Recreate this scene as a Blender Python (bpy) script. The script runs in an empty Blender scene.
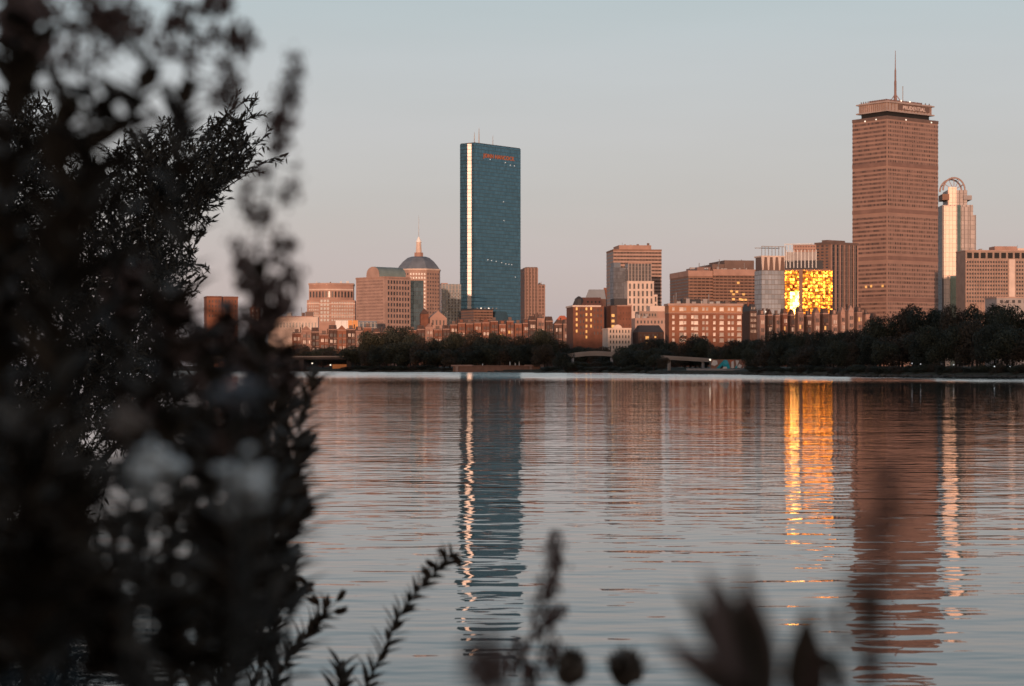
import bpy, bmesh, math, random
from mathutils import Vector, Matrix, noise as mnoise
R = math.radians
sc = bpy.context.scene
C = sc.collection
rnd = random.Random(7)

# ------------------------------------------------------------------ camera
F = 2000.0            # focal length in picture widths of 1024
CAMZ = 2.5
HZ = 366.0
cd = bpy.data.cameras.new('camera')
cam = bpy.data.objects.new('camera', cd)
C.objects.link(cam)
cam.location = (0, 0, CAMZ)
cam.rotation_euler = (R(90), 0, 0)
cd.sensor_width = 36
cd.lens = 36 * F / 1024
cd.shift_y = (HZ - 343) / 1024
cd.clip_start = 0.05
cd.clip_end = 60000
cd.dof.use_dof = True
cd.dof.focus_distance = 62
cd.dof.aperture_fstop = cd.lens / 18.5
sc.camera = cam

# ------------------------------------------------------------------ sky and sun
SUN_AZ = R(-7)       # behind the camera, to its left
SUN_EL = R(2.05)
w = bpy.data.worlds.new('World')
sc.world = w
w.use_nodes = True
nt = w.node_tree
N = nt.nodes
bg = N['Background']
sky = N.new('ShaderNodeTexSky')
sky.sky_type = 'NISHITA'
sky.sun_disc = False
sky.sun_elevation = SUN_EL
sky.sun_rotation = R(187)
sky.dust_density = 2.0
nt.links.new(sky.outputs[0], bg.inputs[0])
bg.inputs[1].default_value = 0.1
tc = N.new('ShaderNodeTexCoord')
sep = N.new('ShaderNodeSeparateXYZ')
nt.links.new(tc.outputs['Generated'], sep.inputs[0])
ramp = N.new('ShaderNodeValToRGB')
nt.links.new(sep.outputs['Z'], ramp.inputs[0])
def lin(r, g, b):
    f = lambda c: (c / 255 / 12.92) if c <= 10 else (((c / 255 + .055) / 1.055) ** 2.4)
    return (f(r), f(g), f(b), 1)
stops = [(0.0, lin(176, 168, 172)), (0.033, lin(174, 168, 173)), (0.053, lin(167, 164, 175)), (0.083, lin(162, 163, 176)), (0.117, lin(164, 165, 179)),
         (0.151, lin(162, 166, 179)), (0.175, lin(156, 165, 177)), (0.30, lin(138, 158, 174)), (0.5, lin(98, 116, 132)), (1.0, lin(66, 78, 94))]
cr = ramp.color_ramp
cr.elements[0].position, cr.elements[0].color = stops[0]
cr.elements[1].position, cr.elements[1].color = stops[-1]
for p, c in stops[1:-1]:
    e = cr.elements.new(p)
    e.color = c
bg2 = N.new('ShaderNodeBackground')
vm = N.new('ShaderNodeMapping'); vm.inputs['Scale'].default_value = (2.2, 2.2, 16)
nt.links.new(tc.outputs['Generated'], vm.inputs['Vector'])
vn = N.new('ShaderNodeTexNoise'); vn.inputs['Scale'].default_value = 1.6; vn.inputs['Detail'].default_value = 5
nt.links.new(vm.outputs[0], vn.inputs['Vector'])
vr = N.new('ShaderNodeMapRange'); vr.inputs[1].default_value = .3; vr.inputs[2].default_value = .7; vr.inputs[3].default_value = .965; vr.inputs[4].default_value = 1.035
nt.links.new(vn.outputs['Fac'], vr.inputs[0])
vs_ = N.new('ShaderNodeVectorMath'); vs_.operation = 'SCALE'
nt.links.new(ramp.outputs[0], vs_.inputs[0]); nt.links.new(vr.outputs[0], vs_.inputs['Scale'])
nt.links.new(vs_.outputs[0], bg2.inputs[0])
bg2.inputs[1].default_value = 0.97
addw = N.new('ShaderNodeAddShader')
nt.links.new(bg.outputs[0], addw.inputs[0])
nt.links.new(bg2.outputs[0], addw.inputs[1])
nt.links.new(addw.outputs[0], N['World Output'].inputs[0])

sl = bpy.data.lights.new('sun', 'SUN')
sl.energy = 3.4
sl.angle = R(0.53)
sl.color = (1.0, 0.61, 0.42)
so = bpy.data.objects.new('sun', sl)
C.objects.link(so)
to_sun = Vector((math.sin(SUN_AZ) * math.cos(SUN_EL), -math.cos(SUN_AZ) * math.cos(SUN_EL), math.sin(SUN_EL)))
so.rotation_euler = to_sun.to_track_quat('Z', 'Y').to_euler()
so.location = to_sun * 300

sc.view_settings.view_transform = 'Standard'
sc.view_settings.look = 'None'
sc.view_settings.exposure = 0.07
sc.view_settings.gamma = 1
sc.cycles.use_denoising = True
sc.cycles.sample_clamp_indirect = 20
sc.cycles.sample_clamp_direct = 14
sc.cycles.max_bounces = 6
sc.cycles.caustics_reflective = True
sc.cycles.blur_glossy = 0.0

# ------------------------------------------------------------------ helpers
def PX(px, d): return (px - 512) / F * d
def PZ(py, d): return CAMZ + (HZ - py) / F * d
def P(px, py, d): return Vector((PX(px, d), d, PZ(py, d)))

class MB:
    def __init__(s): s.v = []; s.f = []
    def quad(s, a, b, c, d):
        i = len(s.v); s.v += [tuple(a), tuple(b), tuple(c), tuple(d)]; s.f.append((i, i+1, i+2, i+3))
    def tri(s, a, b, c):
        i = len(s.v); s.v += [tuple(a), tuple(b), tuple(c)]; s.f.append((i, i+1, i+2))
    def box(s, x0, x1, y0, y1, z0, z1):
        i = len(s.v)
        s.v += [(x0,y0,z0),(x1,y0,z0),(x1,y1,z0),(x0,y1,z0),(x0,y0,z1),(x1,y0,z1),(x1,y1,z1),(x0,y1,z1)]
        s.f += [(i+3,i+2,i+1,i),(i+4,i+5,i+6,i+7),(i,i+1,i+5,i+4),(i+1,i+2,i+6,i+5),(i+2,i+3,i+7,i+6),(i+3,i,i+4,i+7)]
        return s
    def prism(s, pts, z0, z1):
        i = len(s.v); n = len(pts)
        s.v += [(p[0],p[1],z0) for p in pts] + [(p[0],p[1],z1) for p in pts]
        s.f.append(tuple(i+k for k in reversed(range(n)))); s.f.append(tuple(i+n+k for k in range(n)))
        for k in range(n):
            j = (k+1) % n
            s.f.append((i+k, i+j, i+n+j, i+n+k))
        return s
    def frustum(s, a, z0, b, z1):
        i = len(s.v); n = len(a)
        s.v += [(p[0],p[1],z0) for p in a] + [(p[0],p[1],z1) for p in b]
        s.f.append(tuple(i+k for k in reversed(range(n)))); s.f.append(tuple(i+n+k for k in range(n)))
        for k in range(n):
            j = (k+1) % n
            s.f.append((i+k, i+j, i+n+j, i+n+k))
        return s
    def tube(s, pts, rads, n=6, cap=True):
        pts = [Vector(p) for p in pts]
        if not hasattr(rads, '__len__'): rads = [rads]*len(pts)
        base = len(s.v)
        for k, p in enumerate(pts):
            t = (pts[min(k+1, len(pts)-1)] - pts[max(k-1, 0)])
            t = t.normalized() if t.length > 1e-9 else Vector((0,0,1))
            u = t.cross(Vector((0,1,0)))
            if u.length < .2: u = t.cross(Vector((1,0,0)))
            u.normalize(); v = t.cross(u)
            for q in range(n):
                a = 2*math.pi*q/n
                s.v.append(tuple(p + (u*math.cos(a) + v*math.sin(a))*rads[k]))
        for k in range(len(pts)-1):
            for q in range(n):
                r2 = (q+1) % n
                s.f.append((base+k*n+q, base+k*n+r2, base+(k+1)*n+r2, base+(k+1)*n+q))
        if cap:
            s.f.append(tuple(base+q for q in reversed(range(n))))
            s.f.append(tuple(base+(len(pts)-1)*n+q for q in range(n)))
        return s
    def blob(s, c, r, rr=None, squash=(1,1,1), sub=1):
        """lumpy little ball"""
        rr = rr or rnd
        base = len(s.v)
        vs, fs = ICO[sub]
        for v in vs:
            k = r*(1 + rr.uniform(-.22,.22))
            s.v.append((c[0]+v[0]*k*squash[0], c[1]+v[1]*k*squash[1], c[2]+v[2]*k*squash[2]))
        s.f += [tuple(base+i for i in f) for f in fs]
    def leaf(s, p, d, nrm, L, W, droop=0.15, seg=3):
        """lance-shaped folded leaf from p along d"""
        d = d.normalized(); side = d.cross(nrm)
        if side.length < 1e-4: side = d.cross(Vector((1,0.3,0.2)))
        side.normalize(); up = side.cross(d).normalized()
        base = len(s.v)
        s.v.append(tuple(p))
        for k in range(1, seg):
            t = k/seg
            wd = W*.5*math.sin(math.pi*(t**.75))
            c = p + d*L*t - up*(droop*L*t*t)
            s.v += [tuple(c + side*wd + up*wd*.35), tuple(c), tuple(c - side*wd + up*wd*.35)]
        s.v.append(tuple(p + d*L - up*droop*L))
        e = len(s.v)-1
        s.f += [(base, base+1, base+2), (base, base+2, base+3)]
        for k in range(seg-2):
            a = base+1+3*k; b = a+3
            s.f += [(a, b, b+1, a+1), (a+1, b+1, b+2, a+2)]
        a = e-3
        s.f += [(a, e, a+1), (a+1, e, a+2)]
    def mesh(s, name, m=None, smooth=False):
        me = bpy.data.meshes.new(name)
        me.from_pydata(s.v, [], s.f)
        if m: me.materials.append(m)
        if smooth:
            for p in me.polygons: p.use_smooth = True
        me.update()
        return me
    def build(s, name, m=None, parent=None, smooth=False):
        return link(name, s.mesh(name, m, smooth), parent)

def _ico(sub):
    bm = bmesh.new(); bmesh.ops.create_icosphere(bm, subdivisions=sub, radius=1)
    vs = [tuple(v.co) for v in bm.verts]; bm.verts.index_update()
    fs = [tuple(v.index for v in f.verts) for f in bm.faces]; bm.free()
    return vs, fs
ICO = {1: _ico(1), 2: _ico(2)}

def link(name, me, parent=None):
    o = bpy.data.objects.new(name, me); C.objects.link(o)
    if parent is not None: o.parent = parent
    return o
def tag(o, label, cat, group=None, kind=None):
    if label: o['label'] = label
    if cat: o['category'] = cat
    if group: o['group'] = group
    if kind: o['kind'] = kind
    return o
def thing(name, label, cat, loc=(0,0,0), rz=0, group=None):
    o = bpy.data.objects.new(name, None); C.objects.link(o)
    o.location = loc; o.rotation_euler = (0,0,rz)
    o.empty_display_size = .1
    return tag(o, label, cat, group)
def struct(o): o['kind'] = 'structure'; return o

# ------------------------------------------------------------------ materials
def newmat(name):
    m = bpy.data.materials.new(name); m.use_nodes = True
    n = m.node_tree.nodes; b = n['Principled BSDF']
    return m, m.node_tree, n, b
def mat(name, col, rough=.8, metal=0, var=.18, scale=.15, spec=.3, emis=None, objvar=0.0):
    m, t, n, b = newmat(name)
    b.inputs['Roughness'].default_value = rough
    b.inputs['Metallic'].default_value = metal
    b.inputs['Specular IOR Level'].default_value = spec
    c = n.new('ShaderNodeTexCoord')
    nz = n.new('ShaderNodeTexNoise'); nz.inputs['Scale'].default_value = scale; nz.inputs['Detail'].default_value = 4
    t.links.new(c.outputs['Object'], nz.inputs['Vector'])
    mp = n.new('ShaderNodeMapRange')
    mp.inputs[1].default_value = .25; mp.inputs[2].default_value = .75
    mp.inputs[3].default_value = 1-var; mp.inputs[4].default_value = 1+var
    t.links.new(nz.outputs['Fac'], mp.inputs[0])
    fac = mp.outputs[0]
    if objvar:
        oi = n.new('ShaderNodeObjectInfo')
        m2 = n.new('ShaderNodeMapRange'); m2.inputs[3].default_value = 1-objvar; m2.inputs[4].default_value = 1+objvar
        t.links.new(oi.outputs['Random'], m2.inputs[0])
        mm = n.new('ShaderNodeMath'); mm.operation = 'MULTIPLY'
        t.links.new(fac, mm.inputs[0]); t.links.new(m2.outputs[0], mm.inputs[1]); fac = mm.outputs[0]
    mx = n.new('ShaderNodeVectorMath'); mx.operation = 'SCALE'
    mx.inputs[0].default_value = col[:3]
    t.links.new(fac, mx.inputs['Scale'])
    t.links.new(mx.outputs[0], b.inputs['Base Color'])
    if emis:
        b.inputs['Emission Color'].default_value = (*emis[:3], 1); b.inputs['Emission Strength'].default_value = emis[3]
    return m

def pane_mat(name, tint, line, cw, ch, rough=.1, metal=.85, tilt=.01, var=.25, lw=(.06,.1), wobble=0, rough_line=.6):
    """curtain wall: panes cw x ch metres, each slightly out of true, between frame lines"""
    m, t, n, b = newmat(name); L = t.links
    c = n.new('ShaderNodeTexCoord'); sp = n.new('ShaderNodeSeparateXYZ'); L.new(c.outputs['Object'], sp.inputs[0])
    def M(op, a, bb=None):
        q = n.new('ShaderNodeMath'); q.operation = op
        for i, x in enumerate((a, bb)):
            if x is None: continue
            if hasattr(x, 'links'): L.new(x, q.inputs[i])
            else: q.inputs[i].default_value = x
        return q.outputs[0]
    u = M('DIVIDE', M('ADD', sp.outputs[0], sp.outputs[1]), cw); v = M('DIVIDE', sp.outputs[2], ch)
    cb = n.new('ShaderNodeCombineXYZ'); L.new(M('FLOOR', u), cb.inputs[0]); L.new(M('FLOOR', v), cb.inputs[1])
    wn = n.new('ShaderNodeTexWhiteNoise'); wn.noise_dimensions = '3D'; L.new(cb.outputs[0], wn.inputs['Vector'])
    isl = M('MAXIMUM', M('LESS_THAN', M('FRACT', u), lw[0]), M('LESS_THAN', M('FRACT', v), lw[1]))
    mp = n.new('ShaderNodeMapRange'); mp.inputs[3].default_value = 1-var; mp.inputs[4].default_value = 1+var
    L.new(wn.outputs['Value'], mp.inputs[0])
    sca = n.new('ShaderNodeVectorMath'); sca.operation = 'SCALE'; sca.inputs[0].default_value = tint
    L.new(mp.outputs[0], sca.inputs['Scale'])
    mx = n.new('ShaderNodeMix'); mx.data_type = 'RGBA'
    L.new(isl, mx.inputs['Factor']); L.new(sca.outputs[0], mx.inputs['A']); mx.inputs['B'].default_value = (*line, 1)
    L.new(mx.outputs['Result'], b.inputs['Base Color'])
    L.new(M('MULTIPLY', M('SUBTRACT', 1.0, isl), metal), b.inputs['Metallic'])
    rr = n.new('ShaderNodeMix'); L.new(isl, rr.inputs[0]); rr.inputs[2].default_value = rough; rr.inputs[3].default_value = rough_line
    L.new(rr.outputs[0], b.inputs['Roughness'])
    if tilt:
        g = n.new('ShaderNodeNewGeometry')
        s1 = n.new('ShaderNodeVectorMath'); s1.operation = 'SUBTRACT'; L.new(wn.outputs['Color'], s1.inputs[0]); s1.inputs[1].default_value = (.5,.5,.5)
        s2 = n.new('ShaderNodeVectorMath'); s2.operation = 'SCALE'; L.new(s1.outputs[0], s2.inputs[0]); s2.inputs['Scale'].default_value = tilt
        tl = s2.outputs[0]
        if wobble:
            nz = n.new('ShaderNodeTexNoise'); nz.inputs['Scale'].default_value = .33; nz.inputs['Detail'].default_value = 2
            L.new(c.outputs['Object'], nz.inputs['Vector'])
            w1 = n.new('ShaderNodeVectorMath'); w1.operation = 'SUBTRACT'; L.new(nz.outputs['Color'], w1.inputs[0]); w1.inputs[1].default_value = (.5,.5,.5)
            w2 = n.new('ShaderNodeVectorMath'); w2.operation = 'MULTIPLY_ADD'; L.new(w1.outputs[0], w2.inputs[0]); w2.inputs[1].default_value = (wobble,)*3; L.new(tl, w2.inputs[2]); tl = w2.outputs[0]
        s3 = n.new('ShaderNodeVectorMath'); L.new(g.outputs['Normal'], s3.inputs[0]); L.new(tl, s3.inputs[1])
        s4 = n.new('ShaderNodeVectorMath'); s4.operation = 'NORMALIZE'; L.new(s3.outputs[0], s4.inputs[0])
        L.new(s4.outputs[0], b.inputs['Normal'])
    return m

STONE_PINK = mat('pink_granite', (.37,.235,.19), .75)
STONE_PINK2 = mat('rose_stone', (.35,.205,.16), .75)
STONE_PALE = mat('pale_limestone', (.58,.44,.37), .8)
CONCRETE = mat('tan_concrete', (.30,.205,.165), .85)
CONCRETE2 = mat('grey_concrete', (.30,.26,.25), .85)
BROWN = mat('brown_precast', (.225,.125,.09), .8)
BROWN2 = mat('dark_brown_cladding', (.14,.09,.075), .7)
PRU = mat('tan_spandrel_metal', (.315,.18,.13), .5, metal=.0, scale=.05, var=.16, spec=.5)
PRU_CROWN = mat('pale_bronze_crown', (.36,.27,.235), .6)
BRICK = mat('red_brick', (.175,.072,.047), .9, var=.25, scale=.4, objvar=.15)
BRICK2 = mat('orange_brick', (.235,.095,.058), .9, var=.2, scale=.3)
BRICKD = mat('dark_brick', (.09,.05,.04), .9, var=.25, scale=.4, objvar=.25)
BROWNSTONE = mat('brownstone', (.25,.145,.115), .9, var=.25, scale=.5, objvar=.3)
WHITEP = mat('cream_paint', (.66,.49,.40), .8)
ROOFD = mat('slate_roof', (.045,.042,.045), .7)
ROOFM = mat('brown_slate', (.095,.062,.052), .7)
ROOFB = mat('grey_blue_roof', (.15,.17,.20), .55)
COPPER = mat('weathered_copper', (.17,.21,.20), .6)
STEEL = mat('grey_steel', (.30,.29,.29), .5, metal=.3)
MASTM = mat('mast_paint', (.22,.13,.11), .6)
DARK = mat('dark_recess', (.02,.018,.018), .8)
GLASSW = mat('window_glass', (.05,.042,.042), .3, var=.3, scale=.5, spec=.5, objvar=.45)
GLASSB = mat('blue_window_glass', (.06,.11,.14), .12, metal=.6, var=.2, scale=.2)
GLASSP = mat('pale_blind_window', (.52,.42,.36), .5, metal=0, var=.4, scale=.6, objvar=.5)
LIT = mat('yellow_glow_window', (.3,.18,.08), .5, emis=(1.0,.46,.12,.75), objvar=.5)  # yellow panes given a glow of their own
LITW = mat('white_lamp', (.8,.8,.8), .5, emis=(1,.85,.65,1.1))
LITD = mat('dim_lit_pane', (.6,.6,.6), .5, emis=(.9,.9,.85,.42))
SIGNO = mat('orange_sign', (.34,.10,.05), .5, emis=(1.0,.28,.10,.10))
SIGND = mat('dark_sign', (.03,.02,.02), .6)
HANC = pane_mat('blue_mirror_glass', (.112,.205,.238), (.05,.085,.10), 1.5, 3.85, rough=.05, metal=.95, tilt=.05, var=.2, lw=(.08,.16), wobble=.08)
HANCD = pane_mat('dark_mirror_glass', (.085,.15,.17), (.012,.02,.026), 1.5, 3.85, rough=.05, metal=.9, tilt=.006, var=.2, lw=(.08,.16))
NOTCH = pane_mat('sunlit_tint_mirror_glass', (.48,.44,.42), (.25,.2,.17), 1.5, 3.85, rough=.55, metal=.95, tilt=.01, var=.08, lw=(.05,.1))  # paler copy of the tower glass, sun glow put into its tint
GLARE = pane_mat('glare_tint_mirror_glass', (.97,.37,.04), (.24,.08,.02), 1.75, 2.4, rough=.31, metal=.95, tilt=.34, var=.55, lw=(.2,.24), wobble=1.15)  # orange of the sun glare put into the pane tint
GLARE_CORE = pane_mat('glare_core_tint_glass', (1.0,.62,.2), (.6,.26,.05), 1.75, 2.4, rough=.27, metal=.95, tilt=.22, var=.4, lw=(.1,.1), wobble=.3)  # hot spot of the glare put into a paler, yellower tint
PALEGL = pane_mat('pale_grey_glass', (.30,.31,.33), (.20,.17,.16), 2.4, 3.4, rough=.35, metal=.2, tilt=.02, var=.22, lw=(.1,.16))
BLUEGR = pane_mat('blue_grey_curtain_wall', (.13,.155,.18), (.30,.25,.22), 3.2, 3.6, rough=.2, metal=.5, tilt=.02, var=.25, lw=(.28,.12))
RIB = pane_mat('ribbed_bronze_glass', (.035,.028,.026), (.22,.15,.12), 4.4, 3.6, rough=.2, metal=.2, tilt=.01, var=.3, lw=(.26,.05))
RIBBON = pane_mat('ribbon_window', (.14,.08,.06), (.31,.18,.13), 2.1, 4, rough=.35, metal=.3, tilt=.05, var=.85, lw=(.42,.001))
RIBBONL = pane_mat('plain_ribbon_window', (.165,.09,.066), (.21,.12,.09), 2.1, 4, rough=.35, metal=.2, tilt=.04, var=.5, lw=(.12,.001))
BELTM = mat('louvre_belt', (.21,.12,.095), .7)
RIBBON2 = pane_mat('bronze_ribbon_window', (.06,.038,.032), (.14,.08,.06), 3.2, 400, rough=.3, metal=.4, tilt=.03, var=.5, lw=(.22,.001))
TOWERGL = pane_mat('brown_grid_glass', (.13,.075,.06), (.27,.155,.12), 3.2, 3.5, rough=.3, metal=.3, tilt=.02, var=.4, lw=(.34,.25))
HUNT_BRIGHT = pane_mat('sunlit_tint_panel', (.66,.50,.41), (.42,.30,.24), 3, 4, rough=.55, metal=.45, tilt=.02, var=.08, lw=(.1,.06))  # lighter copy of the silver panel, low sun put into its colour
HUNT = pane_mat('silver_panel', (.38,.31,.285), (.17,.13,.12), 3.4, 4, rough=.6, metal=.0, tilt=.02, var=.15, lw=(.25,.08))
def leafmat(name, col, var=.5, trans=.0, rough=.6):
    m, t, n, b = newmat(name)
    g = n.new('ShaderNodeNewGeometry'); mp = n.new('ShaderNodeMapRange')
    mp.inputs[3].default_value = 1-var; mp.inputs[4].default_value = 1+var
    t.links.new(g.outputs['Random Per Island'], mp.inputs[0])
    s = n.new('ShaderNodeVectorMath'); s.operation = 'SCALE'; s.inputs[0].default_value = col
    t.links.new(mp.outputs[0], s.inputs['Scale']); t.links.new(s.outputs[0], b.inputs['Base Color'])
    b.inputs['Roughness'].default_value = rough; b.inputs['Specular IOR Level'].default_value = .15
    return m
FOL = [leafmat('foliage_dark_green', (.046,.046,.031)), leafmat('foliage_brown', (.060,.044,.031)), leafmat('foliage_deep', (.034,.036,.027))]
BARK = mat('bark', (.045,.035,.03), .95)
WILLOW = leafmat('willow_leaf', (.075,.053,.036))
WEED = leafmat('weed_leaf', (.098,.066,.045))
WEEDW = leafmat('broad_leaf', (.11,.07,.047), .3)
SEED = leafmat('seed_head_brown', (.20,.115,.09))
SEEDR = leafmat('dry_rust_leaf', (.10,.055,.032))
STEMM = mat('weed_stem', (.04,.032,.025), .9)
FLUFF = leafmat('white_fluff', (.90,.83,.76), .1)

# ------------------------------------------------------------------ setting: water, land, near bank
SHORE = [(-700, 369.0), (-200, 370.0), (300, 371.0), (440, 371.8), (540, 372.0), (600, 372.7), (740, 374.3), (860, 376.0), (1024, 377.5), (1300, 379.5), (1800, 382)]
def shore_d(px):
    for (a, ya), (b, yb) in zip(SHORE, SHORE[1:]):
        if px <= b:
            y = ya + (yb-ya)*(px-a)/(b-a)
            return F*CAMZ/(y-HZ)
    return F*CAMZ/(SHORE[-1][1]-HZ)

def water_mat():
    m, t, n, b = newmat('river_water'); L = t.links
    b.inputs['Base Color'].default_value = (.022,.032,.036,1)
    b.inputs['Roughness'].default_value = .025
    b.inputs['IOR'].default_value = 1.38
    b.inputs['Specular IOR Level'].default_value = .5
    g = n.new('ShaderNodeNewGeometry')
    def VM(op, a, bb=None, scale=None):
        q = n.new('ShaderNodeVectorMath'); q.operation = op
        for i, x in enumerate((a, bb)):
            if x is None: continue
            if hasattr(x, 'links'): L.new(x, q.inputs[i])
            else: q.inputs[i].default_value = x
        if scale is not None:
            if hasattr(scale, 'links'): L.new(scale, q.inputs['Scale'])
            else: q.inputs['Scale'].default_value = scale
        return q.outputs[0]
    def M(op, a, bb=None, cc=None):
        q = n.new('ShaderNodeMath'); q.operation = op
        for i, x in enumerate((a, bb, cc)):
            if x is None: continue
            if hasattr(x, 'links'): L.new(x, q.inputs[i])
            else: q.inputs[i].default_value = x
        return q.outputs[0]
    pos = g.outputs['Position']
    EPS = .03
    def layer(scale, stretch, rot, detail, amp, seed):
        """(sx, sy): true slopes of a noise height field by finite differences"""
        def samp(off):
            mp = n.new('ShaderNodeMapping'); mp.vector_type = 'POINT'
            L.new(VM('ADD', pos, (off[0]+seed, off[1]-seed, 0)), mp.inputs['Vector'])
            mp.inputs['Rotation'].default_value = (0,0,rot)
            mp.inputs['Scale'].default_value = (stretch, 1, 1)
            nz = n.new('ShaderNodeTexNoise'); nz.noise_dimensions = '2D'
            nz.inputs['Scale'].default_value = scale; nz.inputs['Detail'].default_value = detail; nz.inputs['Roughness'].default_value = .45
            L.new(mp.outputs[0], nz.inputs['Vector'])
            return nz.outputs['Fac']
        h0 = samp((0,0)); hx = samp((EPS,0)); hy = samp((0,EPS))
        k = amp/EPS
        return M('MULTIPLY', M('SUBTRACT', hx, h0), k), M('MULTIPLY', M('SUBTRACT', hy, h0), k)
    a1 = layer(1.1, .46, R(7), 2.0, WAVE1, 0)
    a2 = layer(3.6, .5, R(-12), 1.0, WAVE2, 37.3)
    a3 = layer(.16, .7, R(30), 0, WAVE3, 91.1)
    sx = M('ADD', M('ADD', a1[0], a2[0]), a3[0]); sy = M('ADD', M('ADD', a1[1], a2[1]), a3[1])
    # patches of breeze, and a ruffled belt under the far shore
    nb = n.new('ShaderNodeTexNoise'); nb.noise_dimensions = '2D'; nb.inputs['Scale'].default_value = .012; nb.inputs['Detail'].default_value = 2
    L.new(pos, nb.inputs['Vector'])
    br = n.new('ShaderNodeMapRange'); br.inputs[1].default_value = .3; br.inputs[2].default_value = .7
    br.inputs[3].default_value = .75; br.inputs[4].default_value = 1.25
    L.new(nb.outputs['Fac'], br.inputs[0])
    sp = n.new('ShaderNodeSeparateXYZ'); L.new(pos, sp.inputs[0])
    # the ruffled belt follows the slanting far shore
    belt = n.new('ShaderNodeMapRange'); belt.interpolation_type = 'SMOOTHSTEP'
    belt.inputs[1].default_value = BELT[0]; belt.inputs[2].default_value = BELT[1]; belt.inputs[3].default_value = 0; belt.inputs[4].default_value = 1
    L.new(M('ADD', M('ADD', sp.outputs[1], M('MULTIPLY', sp.outputs[0], 1.4)), M('MULTIPLY', nb.outputs['Fac'], 60)), belt.inputs[0])
    bm_ = n.new('ShaderNodeMapping'); bm_.inputs['Scale'].default_value = (.02, .22, 1); L.new(pos, bm_.inputs['Vector'])
    bn = n.new('ShaderNodeTexNoise'); bn.noise_dimensions = '2D'; bn.inputs['Scale'].default_value = 1; bn.inputs['Detail'].default_value = 4; L.new(bm_.outputs[0], bn.inputs['Vector'])
    bs = n.new('ShaderNodeMapRange'); bs.inputs[1].default_value = .3; bs.inputs[2].default_value = .62; bs.inputs[3].default_value = .12; bs.inputs[4].default_value = .85; L.new(bn.outputs['Fac'], bs.inputs[0])
    bf = M('MULTIPLY', belt.outputs[0], bs.outputs[0])
    ny = M('MULTIPLY', M('MULTIPLY', sy, br.outputs[0]), -1.0)
    # there every crest leans its breeze side towards the near bank
    lean = M('SUBTRACT', M('MULTIPLY', M('ABSOLUTE', ny), -2.2), .085)
    nyf = M('ADD', M('MULTIPLY', ny, M('SUBTRACT', 1.0, bf)), M('MULTIPLY', lean, bf))
    cb = n.new('ShaderNodeCombineXYZ')
    L.new(M('MULTIPLY', M('MULTIPLY', sx, br.outputs[0]), -1.0), cb.inputs[0]); L.new(nyf, cb.inputs[1]); cb.inputs[2].default_value = 1
    L.new(VM('NORMALIZE', cb.outputs[0]), b.inputs['Normal'])
    return m
WAVE1, WAVE2, WAVE3 = .0225, .0042, .024
BELT = (330, 560)
mb = MB(); mb.quad((-9000,-400,0), (9000,-400,0), (9000,12000,0), (-9000,12000,0))
struct(mb.build('river', water_mat()))

GRASSG = mat('park_ground', (.05,.045,.03), .95, scale=.05)
mb = MB()
rows = []
for px, y in SHORE:
    d = F*CAMZ/(y-HZ); x = PX(px, d)
    rows.append([(x,d-1,-.5), (x,d+2,.9), (x,d+45,1.8), (x*1.02,d+400,2.2), (x*6,9500,3)])
for a, b in zip(rows, rows[1:]):
    for k in range(4): mb.quad(a[k], b[k], b[k+1], a[k+1])
struct(mb.build('far_ground', GRASSG))
mb = MB()
ys = [-400, -60, -10, 0, 4, 7, 9, 10.5, 12, 14]; zs = [1.4, 1.2, 1.05, 1.0, .95, .85, .68, .35, -.1, -.6]
xs = [-400, -60, -25, -12, -7] + [-5+.5*i for i in range(21)] + [7, 12, 25, 60, 400]
def bankz(x, y):
    z = zs[0] if y <= ys[0] else zs[-1]
    for i in range(len(ys)-1):
        if ys[i] <= y <= ys[i+1]:
            z = zs[i] + (zs[i+1]-zs[i])*(y-ys[i])/(ys[i+1]-ys[i])
    return z + .06*mnoise.noise(Vector((x*.8, y*.8, 0)))
yy = [-400, -60, -10] + [-2+.5*i for i in range(33)]
for j in range(len(yy)-1):
    for i in range(len(xs)-1):
        q = [(xs[i],yy[j]), (xs[i+1],yy[j]), (xs[i+1],yy[j+1]), (xs[i],yy[j+1])]
        mb.quad(*[(x,y,bankz(x,y)) for x,y in q])
struct(mb.build('near_bank', mat('bank_soil', (.05,.04,.028), .95, scale=2)))

q = MB(); rs = random.Random(3)
px = 120.0
while px < 1060:
    d = shore_d(px)
    for k in range(2):
        q.blob((PX(px,d)+rs.uniform(-1,1), d-.6+rs.uniform(-1.2,1.6), rs.uniform(-.1,.25)), rs.uniform(.25,.75), rs, (1.5,1,.7))
    px += rs.uniform(.8,2.6)
tag(q.build('shore_stones', mat('wet_stone', (.075,.066,.058), .85, scale=1)), 'dark stones lying along the far waterline', 'stones', kind='stuff')

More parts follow.
